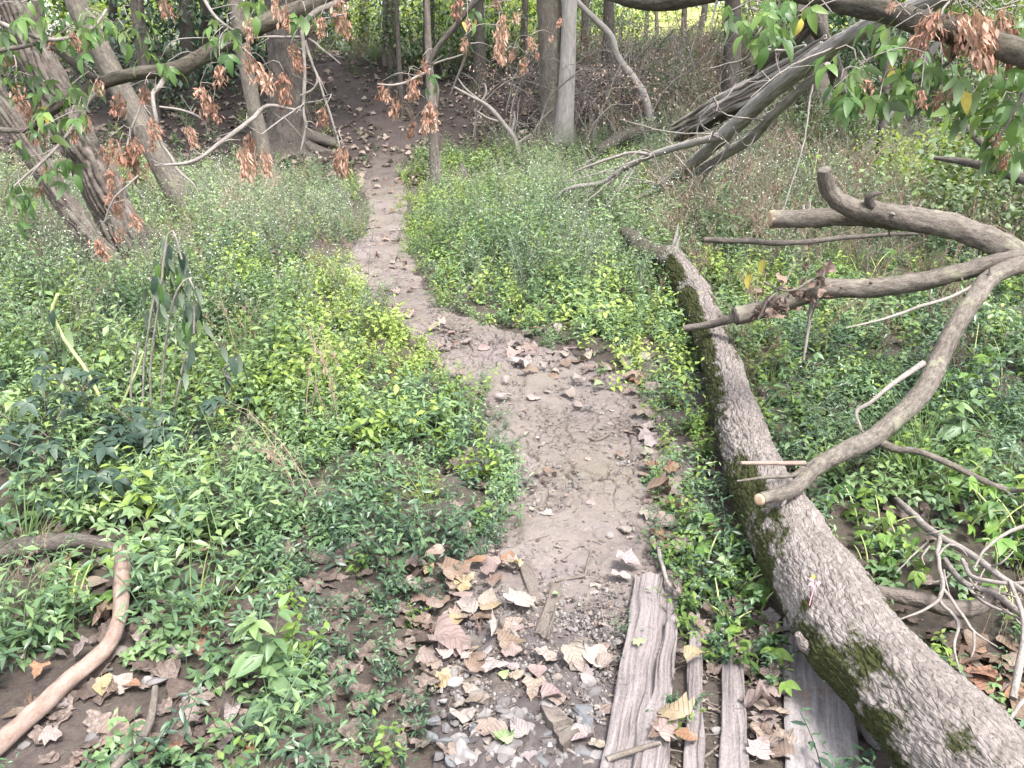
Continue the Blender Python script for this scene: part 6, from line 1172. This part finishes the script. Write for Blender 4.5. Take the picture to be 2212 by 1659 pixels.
for k, (lst, hangs) in enumerate([([(330, 935, yq), (325, 800, yq - .02), (345, 640, yq - .05), (360, 520, yq - .05), (375, 500, yq - .05), (392, 560, yq - .05)], [(360, 560, 7), (380, 590, 7), (350, 610, 6), (375, 640, 5)]), ([(345, 930, yq), (352, 800, yq), (372, 660, yq - .06), (405, 600, yq - .08), (420, 640, yq - .08), (418, 720, yq - .08)], [(410, 640, 8), (405, 690, 8), (412, 740, 6), (430, 700, 4)]), ([(310, 930, yq), (310, 800, yq), (325, 690, yq - .02), (335, 620, yq - .02), (318, 600, yq - .02)], [(320, 640, 4), (345, 690, 4)]), ([(370, 925, yq), (385, 840, yq - .05), (402, 760, yq - .05)], [(395, 790, 3)]), ([(290, 930, yq), (283, 830, yq), (300, 740, yq)], []), ([(238, 918, yq + .05), (196, 820, yq + .05), (117, 690, yq + .1), (124, 636, yq + .1)], [(125, 710, 3), (132, 740, 3)]), ([(240, 920, yq), (270, 860, yq), (300, 790, yq), (310, 760, yq)], []), ([(500, 820, yq), (480, 800, yq), (520, 770, yq)], [(515, 790, 4), (480, 800, 3)])]):
    limb(ds, 'stem', GSTEM if k in (5, 6) else TWIG, lst, [8 if k == 5 else 5] * len(lst), 6, .03, wob=.3, seed=400 + k)
    for u, v, c in hangs:
        for j in range(int(c * 1.4)):
            o = link('leaf', HANG[rl.integers(0, 6)]); child_world(o, ds); o.location = at(u + rl.normal(0, 14), v - 20 + rl.normal(0, 18), lst[1][2] + rl.normal(0, .05)).tolist(); o.rotation_euler = (-rl.uniform(1.1, 1.6), rl.normal(0, .2), rl.uniform(0, 6.28)); o.scale = (rl.uniform(.7, 1.15),) * 3
for u, v, k, lb_ in [(1960, 1045, 1.3, 'thick tuft of long dark green grass under the lowest sawn limb'), (1990, 1075, 1.1, 'grass tuft just right of the thickest tuft'), (1080, 575, 1.3, 'bright grass tuft in the weeds right of the path'), (650, 405, 1.5, 'blue green grass tuft behind the slender tree foot'), (60, 1200, .9, 'pale arching dry grass tuft at the left edge over the dark branch'), (90, 1330, .7, 'pale dry grass tuft left of the peeled stick'), (1170, 585, 1.0, 'smaller bright grass tuft right of the path bend')]:
    b = gp(u, v); g = G(); o = link('grass_tuft', grass_tuft(rl, 46, (.2, .42), [GRASSM if v > 1000 and u > 900 else GRASSM])); o.location = b.tolist(); o.scale = (k,) * 3; tag(o, lb_, 'grass tuft', 'grass tufts')
# bright young shoots beyond the trunk
CREEPO = M_leaf('shoot_leaf', (.06, .13, .03), (.13, .24, .05), (.24, .34, .08), .45, .4, .4, src='obj')
SHM = [compound(rl, .085, [CREEPO], 3, .48) for _ in range(4)]
for u, v, n, h, lb_ in [(2170, 1215, 22, .34, 'yellow green leafy shoot at the right edge above the twig tangle'), (2085, 1130, 16, .25, 'bright green shoot among twigs right of the lowest limb'), (1900, 1170, 14, .18, 'green shoot beside the mossy trunk below the limb end'), (1935, 1240, 14, .16, 'low green plant over the short grey log'), (2160, 1340, 8, .12, 'small green sprig over the dark hollow'), (2140, 830, 18, .3, 'green shoots between the sawn limbs at the right edge'), (2050, 870, 16, .22, 'green plant under the rising sawn limb'), (1700, 800, 12, .2, 'green plant touching the far side of the trunk'), (1870, 620, 10, .35, 'green shoot growing behind the middle sawn limb'), (1945, 500, 9, .75, 'light green sprig growing up past the upper sawn limb'), (2120, 470, 10, .8, 'light green sprig over the thick end of the upper limb'), (1750, 430, 12, .9, 'yellow green shoot left of the upright stub'), (1870, 340, 14, .7, 'leafy bright sapling in the right meadow'), (1590, 1290, 14, .14, 'dark green weed growing between trunk and planks'), (1575, 1200, 16, .16, 'leafy weed against the path side of the trunk'), (1640, 1440, 10, .10, 'weed leaning over the third board'), (1590, 1350, 12, .12, 'weed growing up between the boards'), (270, 1210, 14, .16, 'bright green sprig around the top of the peeled stick'), (180, 1300, 10, .14, 'light green sprig left of the peeled stick')]:
    leafy('leafy_shoot', lb_, u, v, n, h, .05, SHM, .85, GSTEM, 'plant', 'leafy shoots')
# crumpled dead vine draped over the middle sawn limb
vn = empty('dead_vine', 'crumpled brown dead vine leaves draped over the middle sawn limb', 'dead vine', None, tuple(float(a) for a in at(1710, 650, 4.15)))
for k, l in enumerate([[(1790, 560, 4.2), (1778, 600, 4.12), (1765, 650, 4.1), (1750, 690, 4.15)], [(1650, 610, 4.2), (1700, 630, 4.1), (1745, 610, 4.12), (1785, 590, 4.2)], [(1640, 690, 4.1), (1660, 650, 4.1), (1690, 620, 4.15), (1720, 560, 4.3)]]): limb(vn, 'stem', DTWIG, l, [6, 5, 5, 3], 7, .03, wob=.6, seed=430 + k)
for k in range(46):
    u, v = rl.uniform(1630, 1790), rl.uniform(590, 680); o = link('leaf', LF['curled'][rl.integers(0, 4)]); child_world(o, vn); o.location = at(u, v - (u - 1700) * .25, 4.14 + rl.normal(0, .05)).tolist(); o.rotation_euler = tuple(rl.uniform(0, 6.28, 3)); o.scale = (rl.uniform(.04, .075),) * 3; o.color = (*(np.array([.16, .11, .09]) * rl.uniform(.6, 1.4)), 1)
for u, v, Y, lb_ in [(1650, 560, 4.6, 'yellow leaf hanging above the broken tip of the middle limb'), (1620, 592, 4.6, 'small yellow leaf left of the dead vine')]:
    g = G(); put(g, blade(.09, .05, 5, .2, .6, 'ovate'), rot(.4, -1.2), np.zeros(3), .5); stem(g, [(0, 0, 0), (.005, 0, .05), (.0, .01, -float(at(u, v, Y)[2]) + float(H(at(u, v, Y)[0], Y)))], .0012, .5); o = part('yellow_leaf_shoot', g, YLEAF, None); o.location = at(u, v, Y).tolist(); tag(o, lb_, 'plant', 'yellow leaf shoots')
pk = empty('pink_sprig', 'tiny pink smartweed sprig sprouting on the mossy trunk', 'sprig', None, tuple(float(a) for a in zp(1757, 1290, .29)))
PINK = M_plain('pink_stem', (.55, .16, .22), (.75, .30, .38), 30, .6, .2, 0, .2)
g = G(); a = zp(1748, 1308, .28); stem(g, [a, zp(1757, 1275, .30), zp(1764, 1258, .32)], .0016, .5, 0, 5); child_world(part('stem', g, PINK, None), pk)
for k in range(6):
    g = G(); put(g, blade(.022, .009, 3, .2, .5, 'lance'), rot(rl.uniform(0, 6), .2), zp(1760 + rl.normal(0, 6), 1262 + rl.normal(0, 8), .315), .6); child_world(part('leaf', g, PINK if k < 4 else YLEAF, None), pk)
# ------------------------------------------------------------------ look-alikes told apart by their place in their row
def tell_apart():
    ORD = ['leftmost', 'second from left', 'third from left', 'fourth from left', 'fifth from left', 'sixth from left', 'seventh from left', 'eighth from left', 'ninth from left', 'tenth from left', 'eleventh from left', 'twelfth from left']
    by = {}; bpy.context.view_layer.update()
    for o in C.objects:
        if o.parent is None and o.get('category') and o.get('group'): by.setdefault(o['label'], []).append(o)
    for lb_, os_ in by.items():
        if len(os_) < 2: continue
        uv = [(proj(np.array(o.matrix_world.translation))[:2], o) for o in os_]; uv.sort(key=lambda a: a[0][1])
        rows = 1 if len(uv) <= 6 else 2 if len(uv) <= 14 else 3 if len(uv) <= 30 else 4; names = {1: [''], 2: ['farther back', 'nearer'], 3: ['farthest back', 'midway', 'nearest'], 4: ['farthest back', 'second row', 'third row', 'nearest']}[rows]
        for r_, chunk in enumerate(np.array_split(np.arange(len(uv)), rows)):
            row = sorted([uv[i] for i in chunk], key=lambda a: a[0][0])
            for k, (p, o) in enumerate(row):
                if k < 12: o['label'] = ' '.join((lb_ + ', ' + ORD[k] + ' ' + names[r_]).split()[:16])
tell_apart()
